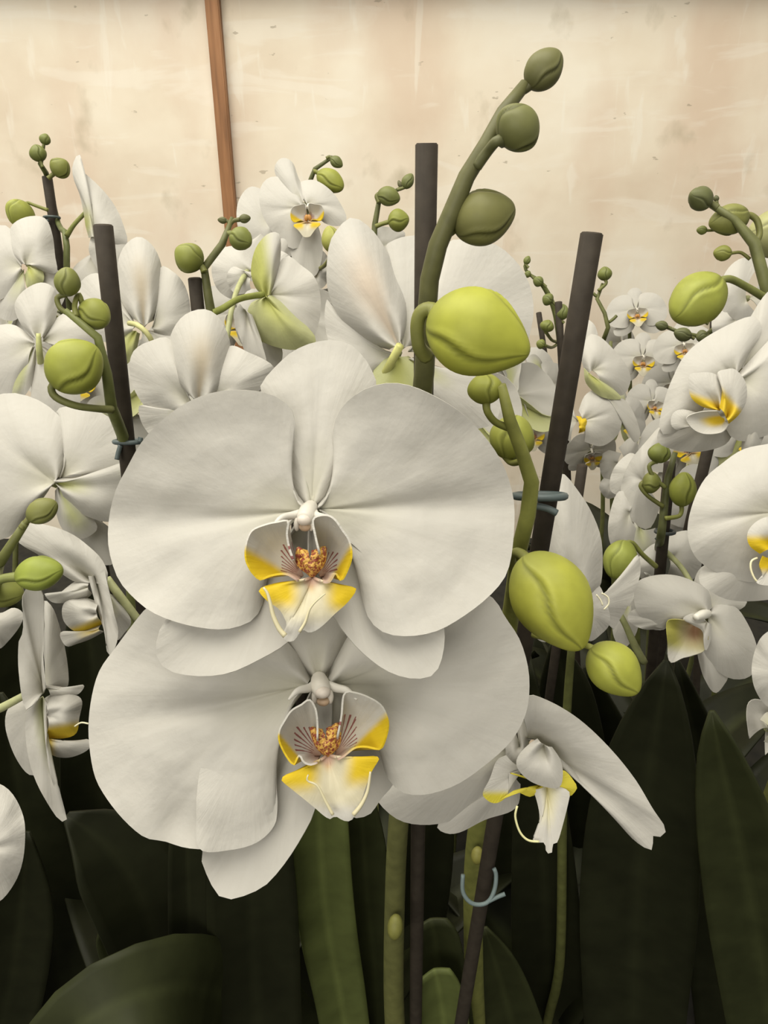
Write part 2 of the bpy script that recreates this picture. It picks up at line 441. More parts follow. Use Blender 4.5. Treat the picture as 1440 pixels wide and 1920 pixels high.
# ---------------------------------------------------------------- canonical flower for the smaller blooms (local units: pixels of the big bloom)
U = 0.1357                                  # one unit = 0.1357 mm at full size
CAN = {}
def can_map(x, y, z): return Vector((x, -y, z / U))
def mir(s): return [(-x, y) for x, y in parse(s)][::-1]
LP = '-12,-5 -28,-30 -38,-70 -34,-130 -32,-165 -60,-205 -110,-222 -170,-220 -235,-195 -300,-140 -345,-75 -372,-5 -378,60 -355,140 -310,190 -240,222 -170,230 -115,215 -90,180 -85,130 -75,90 -45,40 -15,15'
DS = '-10,-6 -32,-40 -45,-100 -75,-170 -92,-225 -70,-275 -30,-305 15,-312 55,-298 88,-250 92,-215 70,-160 45,-95 32,-40 10,-6'
LS = '-20,20 -100,90 -200,180 -280,215 -290,260 -275,295 -225,315 -160,312 -100,285 -50,240 -15,160 -5,60'
SL = '-8,60 -14,20 -60,25 -105,35 -122,60 -126,95 -118,130 -95,152 -70,142 -45,138 -22,150'
ML = '-22,150 -60,158 -102,168 -98,185 -70,210 -45,240 -30,262 -14,270 14,270 30,262 45,240 70,210 98,185 102,168 60,158 22,150'
def lobe_col(x, y, r, t):
    f = (y - (72 + (abs(x) < 200) * (120 - abs(x)) * 0.5)) / 22.0
    c = lerp3(WHITE, YEL, sstep(0, 1, f)); return lerp3(PINK, c, sstep(25, 60, math.hypot(x, y - 120)))
def mid_col(x, y, r, t):
    w = sstep(12, 42, abs(x)) * (1 - sstep(185, 225, y)); c = lerp3(lerp3(WHITE, (0.70, 0.62, 0.36), 0.4), YEL, w)
    return lerp3(lerp3(PINK, (0.75, 0.45, 0.08), 0.4), c, sstep(148, 175, y))
def can(name, key, *a, material=None, **k):
    v, f, c, u, s = petal_mesh(name, *a, can_map, nt=26, nr=10, und=0.8, us=75.0, **k)
    me = make_mesh(name, v, f, Vector(), c, u, s if k.get('stripef') else None, rim=True); me.materials.append(material or M_PETAL)
    CAN[key] = (name, me)
can('petal', 'pl', (-8, 5), LP, z1=-3, bulge=3, rip=(1.5, 3, 0.5), crease=(0.52, 0.9, 0.03))
can('petal', 'pr', (8, 5), mir(LP), z1=-3, bulge=3, rip=(1.5, 3, 2.0), crease=(0.48, 0.9, 0.03))
can('sepal', 'ds', (0, 0), DS, z0=-1.5, z1=-5, bulge=2, cup=-2)
can('sepal', 'sl', (0, 30), LS, z0=-2, z1=-6, bulge=2, col='pale')
can('sepal', 'sr', (0, 30), mir(LS), z0=-2, z1=-6, bulge=2, col='pale')
st = lambda x, y, r, t: 1.0 if (math.hypot(x, y - 110) < 45 and r > 0.15) else 0.0
can('lip_side_lobe', 'll', (-6, 125), SL, z0=6, z1=6, bulge=-5, colf=lobe_col, stripef=st, material=M_LOBE)
can('lip_side_lobe', 'lr', (6, 125), mir(SL), z0=6, z1=6, bulge=-5, colf=lobe_col, stripef=st, material=M_LOBE)
can('lip_mid_lobe', 'lm', (0, 145), ML, z0=7, z1=6, bulge=2, cup=-3, colf=mid_col, material=M_LIP)
# the back view is greener
can('sepal', 'sgl', (0, 30), LS, z0=-2, z1=-6, bulge=2, col='green')
can('sepal', 'sgr', (0, 30), mir(LS), z0=-2, z1=-6, bulge=2, col='green')
can('sepal', 'dsg', (0, 0), DS, z0=-1.5, z1=-5, bulge=2, cup=-2, col='greenmid')
t_ = Tube(); t_.add([Vector((0, 4, 0)), Vector((0, -12, 35)), Vector((0, -30, 55))], [16, 17, 12], (0.66, 0.63, 0.55), 10, 10)
t_.blob(Vector((0, -32, 54)), 15, Vector((0, -1, 0.6)), 12, (0.66, 0.60, 0.50))
me_ = make_mesh('column', t_.v, t_.f, Vector(), t_.c); me_.materials.append(M_COLUMN); CAN['co'] = ('column', me_)
t_ = Tube(); t_.blob(Vector((-11, -112, 58)), 16, Vector((0.2, 1, 0.4)), 24, YEL); t_.blob(Vector((11, -112, 58)), 16, Vector((-0.2, 1, 0.4)), 24, YEL)
me_ = make_mesh('callus', t_.v, t_.f, Vector(), t_.c); me_.materials.append(M_CALLUS); CAN['ca'] = ('callus', me_)

RCAM = Matrix((RIGHT, UP, -FWD)).transposed()
def cflower(plant, px, py, D, width, yaw=0, pitch=0, roll=0, back=False, squeeze=1.0):
    R = RCAM @ Euler((math.radians(pitch), math.radians(yaw), 0)).to_matrix() @ Matrix.Rotation(math.radians(roll), 3, 'Z')
    c = W(px, py, D); s = width / 760.0 * D / F
    Mx = Matrix.Translation(c) @ R.to_4x4() @ Matrix.Diagonal((s * squeeze, s, s, 1)); inv = Mx.inverted()
    t = Tube(); nz = R @ Vector((0, 0, -1)); a = c + nz * 0.008; e = plant.near(a); L = (e - a).length
    t.add([inv @ p for p in (c, a, a + (e - a) * 0.5 + nz * 0.2 * L, e)], [14, 13, 10, 12], (0.42, 0.44, 0.22), 7, 12)
    o = bpy.data.objects.new('flower', make_mesh('flower', t.v, t.f, Vector(), t.c)); o.data.materials.append(M_STEM); C.objects.link(o)
    o.parent = plant.root
    o.matrix_parent_inverse = Matrix.Identity(4)
    o.matrix_basis = Matrix.Translation(-ORIGIN[plant.root]) @ Mx
    keys = ['pl', 'pr', 'dsg', 'sgl', 'sgr', 'lm'] if back else ['pl', 'pr', 'ds', 'sl', 'sr', 'll', 'lr', 'lm', 'co', 'ca']
    for k in keys:
        n, me = CAN[k]; q = bpy.data.objects.new(n, me); C.objects.link(q); q.parent = o
        if k not in ('co', 'ca'):
            m = q.modifiers.new('thickness', 'SOLIDIFY'); m.thickness = 0.0004 / s; m.offset = 0
    return o

# ---------------------------------------------------------------- the setting
YW = 1.35
def box(name, lo, hi, material, parent=None, kind=None, bevel=0.0):
    lo, hi = Vector(lo), Vector(hi); c = (lo + hi) / 2; bm = bmesh.new()
    bmesh.ops.create_cube(bm, size=1.0); bmesh.ops.scale(bm, vec=hi - lo, verts=bm.verts)
    if bevel: bmesh.ops.bevel(bm, geom=bm.edges[:], offset=bevel, segments=2, affect='EDGES')
    me = bpy.data.meshes.new(name); bm.to_mesh(me); bm.free()
    o = link(name, me, material, parent, c)
    if kind: o['kind'] = kind
    return o
floor = box('floor', (-2.2, -1.2, -0.04), (2.2, YW + 0.1, 0.0), M_SOIL, None, 'structure')
floor['label'] = 'dark bark bed under the orchids'
wall = box('wall_back', (-2.2, YW + 0.008, 0.0), (2.2, YW + 0.03, 1.6), M_WALL, None, 'structure'); wall['label'] = 'cream whitewashed board wall behind the orchids'
box('panel', (-2.2, YW, 0.0), (-0.268, YW + 0.008, 1.6), M_WALL, wall, None, 0.001)
box('panel', (-0.262, YW + 0.002, 0.0), (2.2, YW + 0.010, 1.6), M_WALL, wall, None, 0.001)
tr = box('trim_1', (-0.2675, YW - 0.017, 0.0), (-0.2465, YW + 0.002, 1.6), M_WOOD, None, 'structure', 0.0015)
tr['label'] = 'brown wooden batten covering the seam of the board wall'
tr2 = box('shade_ledge', (-2.2, YW - 0.045, 0.955), (2.2, YW + 0.008, 0.99), M_WOOD, None, 'structure', 0.003)  # added out of view so its shadow darkens the wall's upper edge
tr2['label'] = 'unseen wooden ledge added above the view to shade the top of the board wall'

# ---------------------------------------------------------------- stakes and clips
def stake(label, top, Dtop, low, dia=0.0068, col=(0.046, 0.038, 0.029), z_end=0.0):
    A = W(top[0], top[1], Dtop); B = WY(low[0], low[1], A.y); d = (B - A).normalized()
    E = A + d * ((A.z - z_end) / -d.z)
    t = Tube(); r = dia / 2
    t.add([E, E + (A - E) * 0.5, A - (A - E).normalized() * 0.0004], [r, r, r], col, 16, 12)
    t.add([A - (A - E).normalized() * 0.0005, A], [r * 0.98, r * 0.86], col, 16, 6)
    o = t.build('plant_stake', M_STAKE, None, E); tag(o, label, 'stake', 'dark stakes holding up the orchids')
    return A, d
def clip(label, px, py, D, w, h, tails=(), tilt=0.0, col=(0.105, 0.135, 0.135), thick=4.0):
    """a plastic ring around stake and stem; w,h: ring radii px; tails: pixel polylines"""
    r = thick * D / F; c = W(px, py, D); t = Tube(); pts = []
    for k in range(17):
        a = 2 * math.pi * k / 16
        pts.append(c + RIGHT * (w * D / F * math.cos(a)) + FWD * (w * 0.75 * D / F * math.sin(a)) + UP * ((h * math.sin(a) + tilt * math.cos(a)) * D / F))
    root = empty('plant_clip', c); tag(root, label, 'clip', 'grey plastic clips')
    if w: t.add(pts, [r] * 17, col, 8, 48); t.build('ring', M_CLIP, root)
    for tl in tails:
        t = Tube(); t.add([W(a, b, D - 0.004) for a, b in tl], [r] * len(tl), col, 8); t.build('prong', M_CLIP, root)

stake('dark stake standing upright above the two big blooms, the tallest one', (800, 268), 0.222, (794, 745))
stake('dark stake leaning right, above the large yellow-green hanging bud', (1110, 436), 0.222, (1010, 1040))
stake('dark stake leaning left beside the row of buds at upper left', (193, 421), 0.262, (240, 860))
stake('thin dark stake with a small clip at far left, tied to the topmost left buds', (88, 330), 0.50, (114, 505), 0.0066)
stake('short dark stake end showing between white blooms below the brown batten', (365, 521), 0.37, (372, 590))
stake('small distant dark stake just left of the right leaning stake', (1047, 566), 0.62, (1052, 660), 0.0062)
stake('smallest distant dark stake behind the tip of the biggest bud', (1010, 586), 0.80, (1018, 640), 0.006)
stake('dark stake stub right of the right leaning stake, below its middle', (1092, 872), 0.47, (1083, 935), 0.0066)
stake('dark stake among the buds at right, clipped to a stem', (1256, 868), 0.42, (1226, 1200), 0.0066)
stake('dark stake half hidden under the right side-facing bloom', (1330, 830), 0.46, (1290, 1000), 0.0070)
stake('short dark stake end under the small bloom near the batten', (546, 470), 0.62, (548, 560), 0.012)

clip('grey clip ring on the right leaning stake', 1012, 930, 0.250, 47, 4, [[(1000, 948), (1025, 953), (1044, 962)]], 0, thick=7)
clip('grey clip on the left leaning stake', 240, 828, 0.2985, 25, 4, [[(226, 835), (222, 848), (219, 862)], [(262, 828), (264, 820)]], thick=4.5)
clip('tiny clip near the top of the thin far left stake', 97, 408, 0.51, 14, 2, [[(90, 412), (86, 420)]], thick=2.6)
clip('dark clip on the stake among the right hand buds', 1247, 997, 0.434, 17, 4, [[(1238, 1004), (1230, 1012)]], col=(0.05, 0.06, 0.06), thick=3.5)
clip('pale grey-blue open clip in the dark below the blooms', 893, 1672, 0.340, 0, 16, [[(868, 1640), (868, 1672), (882, 1692), (902, 1696), (918, 1688), (928, 1665), (930, 1640), (926, 1628)], [(916, 1690), (932, 1682), (947, 1676)]], col=(0.16, 0.21, 0.21), thick=4)

# ---------------------------------------------------------------- plant 1: the two big blooms and the tall budded spike
P1 = Plant('orchid with two large yellow-lipped white blooms in front and a tall spike of buds',
           YP([(742, 1990, .245), (738, 1850, .245), (740, 1700, .243), (746, 1560, .240), (768, 1280, .236), (784, 1000, .232), (789, 800, .230)]) +
           [(791, 740, .232), (797, 680, .226), (800, 600, .218), (806, 520, .211), (826, 445, .206), (853, 385, .203), (880, 320, .200), (905, 283, .199), (930, 235, .198), (953, 196, .198), (985, 158, .198)],
           [19, 19, 19, 19, 19, 18, 18, 19, 19, 18, 18, 18, 17, 16, 15.5, 14, 13, 11], col=(0.16, 0.17, 0.05), seg=14, col2=(0.125, 0.125, 0.05))
DKB = (0.21, 0.215, 0.065)
P1.bud((990, 163), (1050, 97), 66, .198, 2, DKB, roll=1.5, ped=[(972, 172), (982, 168)], prad=9, point=0.12, pcol=(0.15, 0.15, 0.05))
P1.bud((940, 270), (1002, 208), 88, .194, 3, (0.225, 0.24, 0.07), roll=2.9, ped=[(893, 312, .199), (915, 283, .196), (932, 264, .192)], prad=10, point=0.1, pcol=(0.17, 0.18, 0.06))
P1.bud((850, 428), (966, 388), 96, .207, 4, (0.245, 0.25, 0.07), roll=1.25, ped=[(826, 455, .209), (840, 440, .209)], prad=8, point=0.2)
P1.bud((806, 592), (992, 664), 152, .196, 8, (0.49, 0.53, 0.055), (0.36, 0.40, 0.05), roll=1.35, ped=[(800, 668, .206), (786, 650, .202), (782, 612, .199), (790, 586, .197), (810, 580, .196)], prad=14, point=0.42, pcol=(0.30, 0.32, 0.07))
# nodes on the stem
def node(plant, px, py, D, w, h, col=(0.20, 0.20, 0.05)):
    t = Tube(); c = W(px, py, D); t.blob(c, w * D / F, UP + RIGHT * 0.1, h * D / F, col); t.build('stem_node', M_STEM, plant.root, c)
node(P1, 741, 1738, depth_y(1738, .232), 15, 24)
# bloom A --------------------------------------------------------
def bell(x, y, cx, cy, sx, sy): return math.exp(-((x - cx) / sx) ** 2 - ((y - cy) / sy) ** 2)
DA = 0.190
def bowl(y, cy, k, h=230.0): q = (y - cy) / h; return k * q * q      # petals curl forward above and below their middle
fA = P1.flower(583, 958, DA + 0.001, label='upper large white bloom with yellow lip')
traced('sepal', fA, (584, 948), '572,950 550,930 535,890 525,840 510,790 497,755 488,728 500,706 520,685 545,662 580,645 620,638 655,645 680,668 696,693 706,722 700,755 685,800 662,850 644,890 625,928 598,950', DA,
       z0=-0.2, z1=-2.5, bulge=2.0, cup=-3, crease=(0.5, 0.5, 0.03), nr=22)
traced('sepal', fA, (578, 962), '568,962 520,1030 450,1090 380,1130 318,1158 303,1172 293,1205 293,1228 303,1247 330,1262 380,1268 430,1262 480,1240 540,1204 580,1150 594,1060 590,975', DA,
       z0=-2.5, z1=5.5, bulge=-1, crease=(0.40, -2.6, 0.035), rip=(0.6, 2, 0))
traced('sepal', fA, (592, 962), '580,975 578,1040 590,1110 626,1157 641,1180 676,1221 722,1256 769,1272 810,1267 827,1240 834,1200 830,1165 800,1130 720,1070 640,1000', DA,
       z0=-2.5, z1=5.5, bulge=-1, crease=(0.62, 2.8, 0.03), rip=(0.6, 2, 1))
traced('petal', fA, (574, 956), '572,946 558,930 547,905 545,870 550,830 553,790 545,765 520,745 487,734 440,731 395,737 350,755 305,787 265,830 237,880 217,920 206,965 203,1010 208,1045 222,1085 245,1115 280,1145 320,1163 370,1176 420,1180 460,1170 480,1155 492,1130 497,1100 500,1060 512,1025 535,990 560,968', DA,
       z0=0.5, z1=-2.5, bulge=2.5, crease=(0.54, 1.6, 0.035), rip=(1.3, 3.2, 0.3), nt=64, nr=26, axis=(-1, 0.07),
       zf=lambda x, y: bowl(y, 975, 8.5) + 1.0 * bell(x, y, 430, 1080, 90, 90) - 1.5 * bell(x, y, 330, 960, 120, 30) - 1.0 * bell(x, y, 300, 1090, 60, 90))
traced('petal', fA, (594, 954), '598,945 615,925 624,890 626,850 625,810 635,775 660,745 695,725 735,718 775,725 825,748 870,778 910,820 940,865 957,910 964,950 963,1000 957,1050 945,1085 915,1120 870,1155 820,1183 770,1193 725,1188 697,1167 685,1140 676,1100 668,1060 655,1020 638,988 615,968', DA,
       z0=0.5, z1=-2.5, bulge=2.5, crease=(0.48, 1.5, 0.035), rip=(1.2, 3.1, 1.8), nt=64, nr=26, axis=(1, 0.07),
       zf=lambda x, y: bowl(y, 970, 9.5) + 1.0 * bell(x, y, 740, 1090, 80, 90) - 1.5 * bell(x, y, 850, 950, 110, 26) - 1.0 * bell(x, y, 880, 1080, 50, 90))

def lip(fl, D, ox, oy, left, right, mid, lb, rb, mb, lcol, rcol, mcol, stripe, tendrils, callus, zl=(5, 7, -4), zr=(5, 7, -4), zm=(7, 5, 2)):
    k = 5.333; pz = lambda s: poly(ox, oy, k, s); p1 = lambda q: (ox + q[0] / k, oy + q[1] / k)
    zc = lambda g: (lambda x, y, r, t: g((x - ox) * k, (y - oy) * k))
    traced('lip_side_lobe', fl, p1(lb), pz(left), D, M_LOBE, 0.0005, z0=zl[0], z1=zl[1], bulge=zl[2], colf=zc(lcol), stripef=zc(stripe), nt=48, nr=20, bend=0.3)
    traced('lip_side_lobe', fl, p1(rb), pz(right), D, M_LOBE, 0.0005, z0=zr[0], z1=zr[1], bulge=zr[2], colf=zc(rcol), stripef=zc(stripe), nt=48, nr=20, bend=0.3)
    traced('lip_mid_lobe', fl, p1(mb), pz(mid), D, M_LIP, 0.0006, z0=zm[0], z1=zm[1], bulge=zm[2], cup=-3, colf=zc(mcol), nt=56, nr=20, bend=0.15)
    for tn, rad in tendrils:
        t = Tube(); P = pz(tn); n = len(P)
        t.add([W(a, b, D - 0.001 * (zm[0] + zm[1] + 2.5)) for a, b in P], [rad * D / F * (1 - 0.6 * i / (n - 1)) for i in range(n)], (0.63, 0.58, 0.38), 8)
        t.build('tendril', M_COLUMN, fl)
    cb, co = callus
    traced('callus', fl, p1(cb), pz(co), D, M_CALLUS, 0.0006, z0=zm[0] + 3.2, z1=-2.6, bulge=1.0, bend=0.0, nt=60, nr=14, und=0.9, us=5.0)
def column(fl, D, a, b, cav, r=15):
    t = Tube(); A = W(*a, D - 0.000); B = W(*b, D - 0.008); s = D / F
    t.add([A, (A + B) / 2 - FWD * 0.001, B], [r * 0.9 * s, r * 1.15 * s, r * 0.9 * s], (0.63, 0.60, 0.53), 12, 10)
    t.blob(B, r * 0.9 * s, UP, r * 0.7 * s, (0.64, 0.58, 0.51))
    for d in (-1, 1): t.blob(W(b[0] + d * r * 0.9, b[1] + 8, D - 0.006), r * 0.4 * s, UP, r * 0.85 * s, (0.63, 0.59, 0.52))
    for d in (-1, 1):
        t.add([W(a[0] + d * 4, a[1] + 8, D - 0.003), W(b[0] + d * r * 1.6, b[1] - 8, D - 0.006), W(b[0] + d * r * 2.9, b[1] - 3, D - 0.009), W(b[0] + d * r * 4.0, b[1] + 14, D - 0.011)], [r * 0.55 * s, r * 0.5 * s, r * 0.38 * s, r * 0.12 * s], (0.63, 0.61, 0.55), 10, 14)
    t.blob(W(cav[0], cav[1], D - 0.0065), r * 0.75 * s, UP, r * 0.55 * s, (0.55, 0.40, 0.27))
    t.build('column', M_COLUMN, fl)

def pinkbase(c, x, y, cx, cy, r0, r1): return lerp3(PINK, c, sstep(r0, r1, math.hypot(x - cx, y - cy)))
MIDC = lerp3(WHITE, (0.72, 0.64, 0.33), 0.45)
def amid(x, y):
    w = sstep(70, 260, abs(x - 830)) * (1 - sstep(1010, 1190, y - 0.2 * max(0, x - 900)))
    c = lerp3(lerp3(MIDC, WHITE, sstep(1150, 1350, y)), YEL, w)
    c = lerp3(c, (0.72, 0.42, 0.08), 0.7 * math.exp(-((x - 820) / 35) ** 2 - ((y - 880) / 70) ** 2))
    return pinkbase(c, x, y, 830, 830, 30, 130)
lip(fA, DA, 430, 930,
    '640,640 600,520 575,380 585,250 480,260 380,280 240,335 185,420 160,530 165,640 210,740 260,800 310,835 400,800 500,780 580,785 640,815 690,850',
    '900,560 860,400 840,230 960,190 1050,230 1130,340 1200,450 1222,600 1185,730 1125,840 1085,805 1060,770 1000,860 940,860',
    '690,850 600,862 480,878 310,930 322,985 400,1060 500,1130 560,1230 580,1300 540,1390 552,1440 600,1455 650,1440 690,1380 730,1330 800,1362 900,1320 1040,1190 1180,1060 1262,950 1250,925 1120,895 980,865',
    (740, 800), (900, 800), (830, 810),
    lambda x, y: pinkbase(lerp3(WHITE, YEL, sstep(-20, 90, y - (500 + (x - 180) * 0.60))), x, y, 700, 780, 60, 190),
    lambda x, y: pinkbase(lerp3(WHITE, YEL, sstep(0, 70, (x - 1200) + (y - 470) * 0.61)), x, y, 900, 800, 60, 200),
    amid, lambda x, y: 1.0 if (520 < x < 690 and 470 < y < 760) or (930 < x < 1090 and 560 < y < 760) else 0.0,
    [('560,1400 500,1330 440,1200 410,1070 380,970 340,915', 5), ('700,1360 760,1260 800,1140 860,1060 960,975', 3)],
    ((815, 650), '820,555 860,545 900,530 958,512 962,600 945,680 895,745 830,805 775,765 705,715 672,640 680,520 720,535 780,552'), zr=(5, 8, -6))
column(fA, DA, (583, 950), (570, 975), (572, 988))

# bloom B --------------------------------------------------------
DB = 0.206
fB = P1.flower(603, 1284, DB + 0.001, label='lower large white bloom with yellow lip')
traced('sepal', fB, (598, 1274), '585,1271 565,1260 546,1236 531,1204 515,1150 520,1090 560,1050 600,1045 640,1070 660,1120 650,1190 640,1230 622,1258 607,1271', DB, z0=-1, z1=-3, bulge=2, cup=-3)
traced('sepal', fB, (600, 1290), '585,1292 560,1340 515,1400 450,1480 400,1560 377,1600 380,1620 391,1647 409,1678 433,1686 464,1677 500,1658 537,1615 568,1566 589,1523 606,1450 620,1380 622,1300', DB,
       z0=-2.5, z1=3.5, bulge=-1, crease=(0.46, 2.2, 0.03), rip=(0.6, 2, 0.5), axis=(-0.45, 1))
traced('sepal', fB, (610, 1290), '600,1305 608,1370 625,1440 640,1500 656,1530 678,1532 697,1523 712,1500 740,1465 745,1420 720,1370 680,1325 640,1290', DB, z0=-3, z1=-4, bulge=1)
def foldB(x, y): return bowl(y, 1300, 5.0) - 1.6 * bell(x, y, 400, 1330, 140, 26) + 1.6 * bell(x, y, 450, 1480, 70, 90) - 2.2 * bell(x, y, 340, 1530, 40, 70)
traced('petal', fB, (577, 1284), '582,1272 552,1220 490,1165 400,1132 330,1130 290,1135 271,1144 219,1212 186,1260 170,1322 167,1383 177,1450 198,1493 232,1536 271,1569 308,1577 342,1588 375,1592 433,1592 482,1578 513,1548 519,1511 516,1438 519,1400 531,1352 549,1322 568,1297', DB,
       z0=0.5, z1=-4, bulge=4, crease=(0.45, 1.4, 0.035), rip=(1.2, 2.4, 1.0), nt=90, nr=34, axis=(-1, 0.25), zf=foldB)
from mathutils import kdtree
kd_ = kdtree.KDTree(len(LAST))
for i_, (x_, y_, z_) in enumerate(LAST): kd_.insert((x_, y_, 0), i_)
kd_.balance(); ZB = [q[2] for q in LAST]
def on_petal(x, y):
    s_ = w_ = 0.0
    for co, ix, d in kd_.find_n((x, y, 0), 14):
        s_ += ZB[ix] / (d + 0.5); w_ += 1 / (d + 0.5)
    return s_ / w_ - 0.35 + 0.5 * sstep(1392, 1520, y) + 2.6 * math.exp(-((x - 371) / 36) ** 2) * sstep(1420, 1530, y)
traced('petal_fold', fB, (470, 1395), '430,1392 395,1410 377,1440 370,1485 369,1530 375,1592 433,1593 482,1579 514,1548 520,1511 517,1438 519,1402 500,1390', DB, zf=on_petal, und=0.0, bend=0.0, nt=60, nr=24, colf=lambda x, y, r, t: WHITE)
traced('petal', fB, (622, 1282), '614,1270 636,1225 672,1170 745,1135 830,1125 890,1108 925,1122 947,1157 974,1199 990,1254 991,1309 980,1352 953,1395 904,1438 855,1471 800,1489 757,1486 730,1462 718,1426 718,1383 702,1340 678,1309 647,1294', DB,
       z0=0.5, z1=-4, bulge=4.5, crease=(0.5, 0.8, 0.05), rip=(1.0, 2.4, 2.6), nt=64, nr=26, axis=(1, 0.12),
       zf=lambda x, y: bowl(y, 1290, 6.0) + 1.2 * bell(x, y, 790, 1400, 70, 80))
def bmid(x, y):
    w = sstep(70, 240, abs(x - 720 + 0.12 * (y - 1000))) * (1 - sstep(1090, 1290, y + 0.10 * (x - 700)))
    c = lerp3(lerp3(MIDC, WHITE, sstep(1300, 1480, y)), YEL, w)
    c = lerp3(c, (0.72, 0.42, 0.08), 0.7 * math.exp(-((x - 660) / 35) ** 2 - ((y - 960) / 70) ** 2))
    return pinkbase(c, x, y, 660, 910, 30, 130)
lip(fB, DB, 490, 1250,
    '560,720 560,560 540,420 480,330 400,380 300,440 220,560 180,640 178,740 230,860 290,950 330,978 350,930 385,885 420,950 490,980 560,960',
    '760,700 800,500 830,270 950,262 1100,318 1200,388 1250,480 1272,580 1250,700 1205,812 1150,822 1050,800 950,806 880,850 820,900 760,930',
    '520,970 440,1000 350,1048 210,1110 222,1150 320,1230 430,1320 530,1400 620,1480 690,1520 740,1490 800,1522 860,1542 912,1520 945,1450 1000,1330 1060,1150 1110,1030 1177,920 1160,903 1000,910 830,912',
    (600, 880), (740, 880), (665, 880),
    lambda x, y: pinkbase(lerp3(WHITE, YEL, sstep(0, 60, (y - 650) - (x - 180) * 1.2)), x, y, 600, 860, 60, 190),
    lambda x, y: pinkbase(lerp3(WHITE, YEL, sstep(0, 90, (x - 1240) + (y - 440) * 1.0)), x, y, 740, 860, 60, 190),
    bmid, lambda x, y: 1.0 if (330 < x < 520 and 600 < y < 870) or (780 < x < 950 and 480 < y < 800) else 0.0,
    [('715,1480 640,1340 560,1190 460,1140 470,1080', 3.2), ('920,1480 1000,1380 1060,1250 1085,1100 1090,1050', 4.2)],
    ((650, 740), '655,622 700,600 775,568 790,700 772,790 710,862 660,895 605,860 552,800 515,720 495,606 560,620 610,626'), zl=(5, 8, -6))
column(fB, DB, (598, 1272), (605, 1298), (606, 1315), 16)

# ---------------------------------------------------------------- plant 2: right stake, hanging yellow-green buds, side-facing bloom
P2 = Plant('orchid with hanging yellow-green buds and a half-turned white bloom at lower right',
           YP([(893, 1990, .285), (888, 1800, .285), (890, 1600, .282), (930, 1350, .27), (962, 1120, .258)]) +
           [(972, 1040, .250), (985, 985, .243), (996, 930, .238), (994, 880, .234), (975, 840, .23), (958, 795, .226), (947, 745, .222), (940, 722, .22)],
           [18, 18, 18, 17, 16, 15, 15, 15, 14, 13, 12, 11, 9], col=(0.15, 0.16, 0.05), col2=(0.24, 0.25, 0.06), seg=12)
YB = (0.50, 0.53, 0.06); YBd = (0.36, 0.39, 0.06)
P2.bud((912, 758), (908, 700), 66, .224, 0, (0.40, 0.44, 0.06), roll=1.6, ped=[(962, 805, .228), (930, 792, .226), (914, 772, .224)], prad=7, point=0.1)
P2.bud((945, 860), (975, 780), 84, .252, 0, (0.42, 0.46, 0.07), roll=2.2, ped=[(985, 862, .24), (960, 868, .25)], prad=6, point=0.1)
P2.bud((985, 1040), (1090, 1218), 140, .228, 4, YB, YBd, roll=1.75, ped=[(966, 1075, .252), (958, 1045, .245), (972, 1036, .235)], prad=10, point=0.35, pcol=(0.28, 0.30, 0.06))
P2.bud((1110, 1212), (1196, 1300), 90, .232, 4, (0.46, 0.50, 0.06), YBd, roll=1.75, ped=[(1000, 1190, .258), (1060, 1205, .245), (1098, 1210, .234)], prad=6, point=0.3)
node(P2, 895, 1604, depth_y(1604, .27), 12, 17, (0.22, 0.21, 0.05))

DC = 0.245
fC = P2.flower(985, 1385, DC + 0.002, label='half-turned white bloom hanging at lower right')
traced('petal', fC, (985, 1385), '975,1330 985,1308 1000,1303 1050,1325 1100,1360 1150,1410 1190,1460 1220,1510 1240,1540 1249,1555 1240,1568 1224,1567 1222,1593 1190,1575 1150,1530 1120,1490 1095,1450 1075,1412 1045,1390 1010,1386', DC,
       z0=0, z1=10, bulge=5, cup=0, crease=(0.56, 1.6, 0.05), rip=(0.9, 2.2, 0.6), axis=(0.9, 0.5), nt=56, nr=22, tilt=-9)
traced('petal', fC, (962, 1400), '965,1330 930,1345 850,1400 760,1440 712,1488 713,1508 750,1538 800,1546 850,1537 895,1516 925,1482 950,1440', DC, z0=-1, z1=-7, bulge=3, rip=(0.8, 2, 0), axis=(-1, 0.45))
traced('sepal', fC, (965, 1450), '940,1480 880,1500 822,1544 834,1561 862,1560 910,1536 955,1522 972,1505 975,1470', DC, z0=-4, z1=-5, bulge=1)
traced('sepal', fC, (975, 1400), '955,1330 948,1380 952,1430 965,1447 985,1440 990,1400 985,1340 972,1320', DC, z0=2, z1=1, bulge=3)
kC = 1.946; pc = lambda s: poly(700, 1280, kC, s)
traced('lip_side_lobe', fC, (985, 1440), pc('485,265 450,285 425,350 402,395 402,415 430,437 460,435 490,405 495,330'), DC, M_LOBE, z0=6, z1=3, bulge=1,
       colf=lambda x, y, r, t: lerp3(WHITE, (0.66, 0.58, 0.05), sstep(1478, 1492, y)))
traced('lip_side_lobe', fC, (1010, 1475), pc('460,430 495,405 520,395 570,415 600,400 640,380 690,400 715,415 742,385 735,365 695,320 640,330 560,345 500,330'), DC, M_LIP, z0=7, z1=3, bulge=2, colf=lambda x, y, r, t: (0.64, 0.56, 0.06))
traced('lip_side_lobe', fC, (1020, 1395), pc('600,205 570,225 535,260 522,295 540,330 580,362 640,382 680,378 690,330 680,280 650,235'), DC, z0=9, z1=5, bulge=4)
traced('lip_mid_lobe', fC, (1025, 1470), pc('585,390 600,440 608,490 600,545 580,575 600,582 625,585 630,618 640,622 652,618 656,588 672,580 690,520 712,430 715,400 690,385 640,375'), DC, M_LIP, z0=9, z1=5, bulge=1, cup=-4,
       colf=lambda x, y, r, t: lerp3((0.80, 0.74, 0.36), WHITE, r * 1.3))
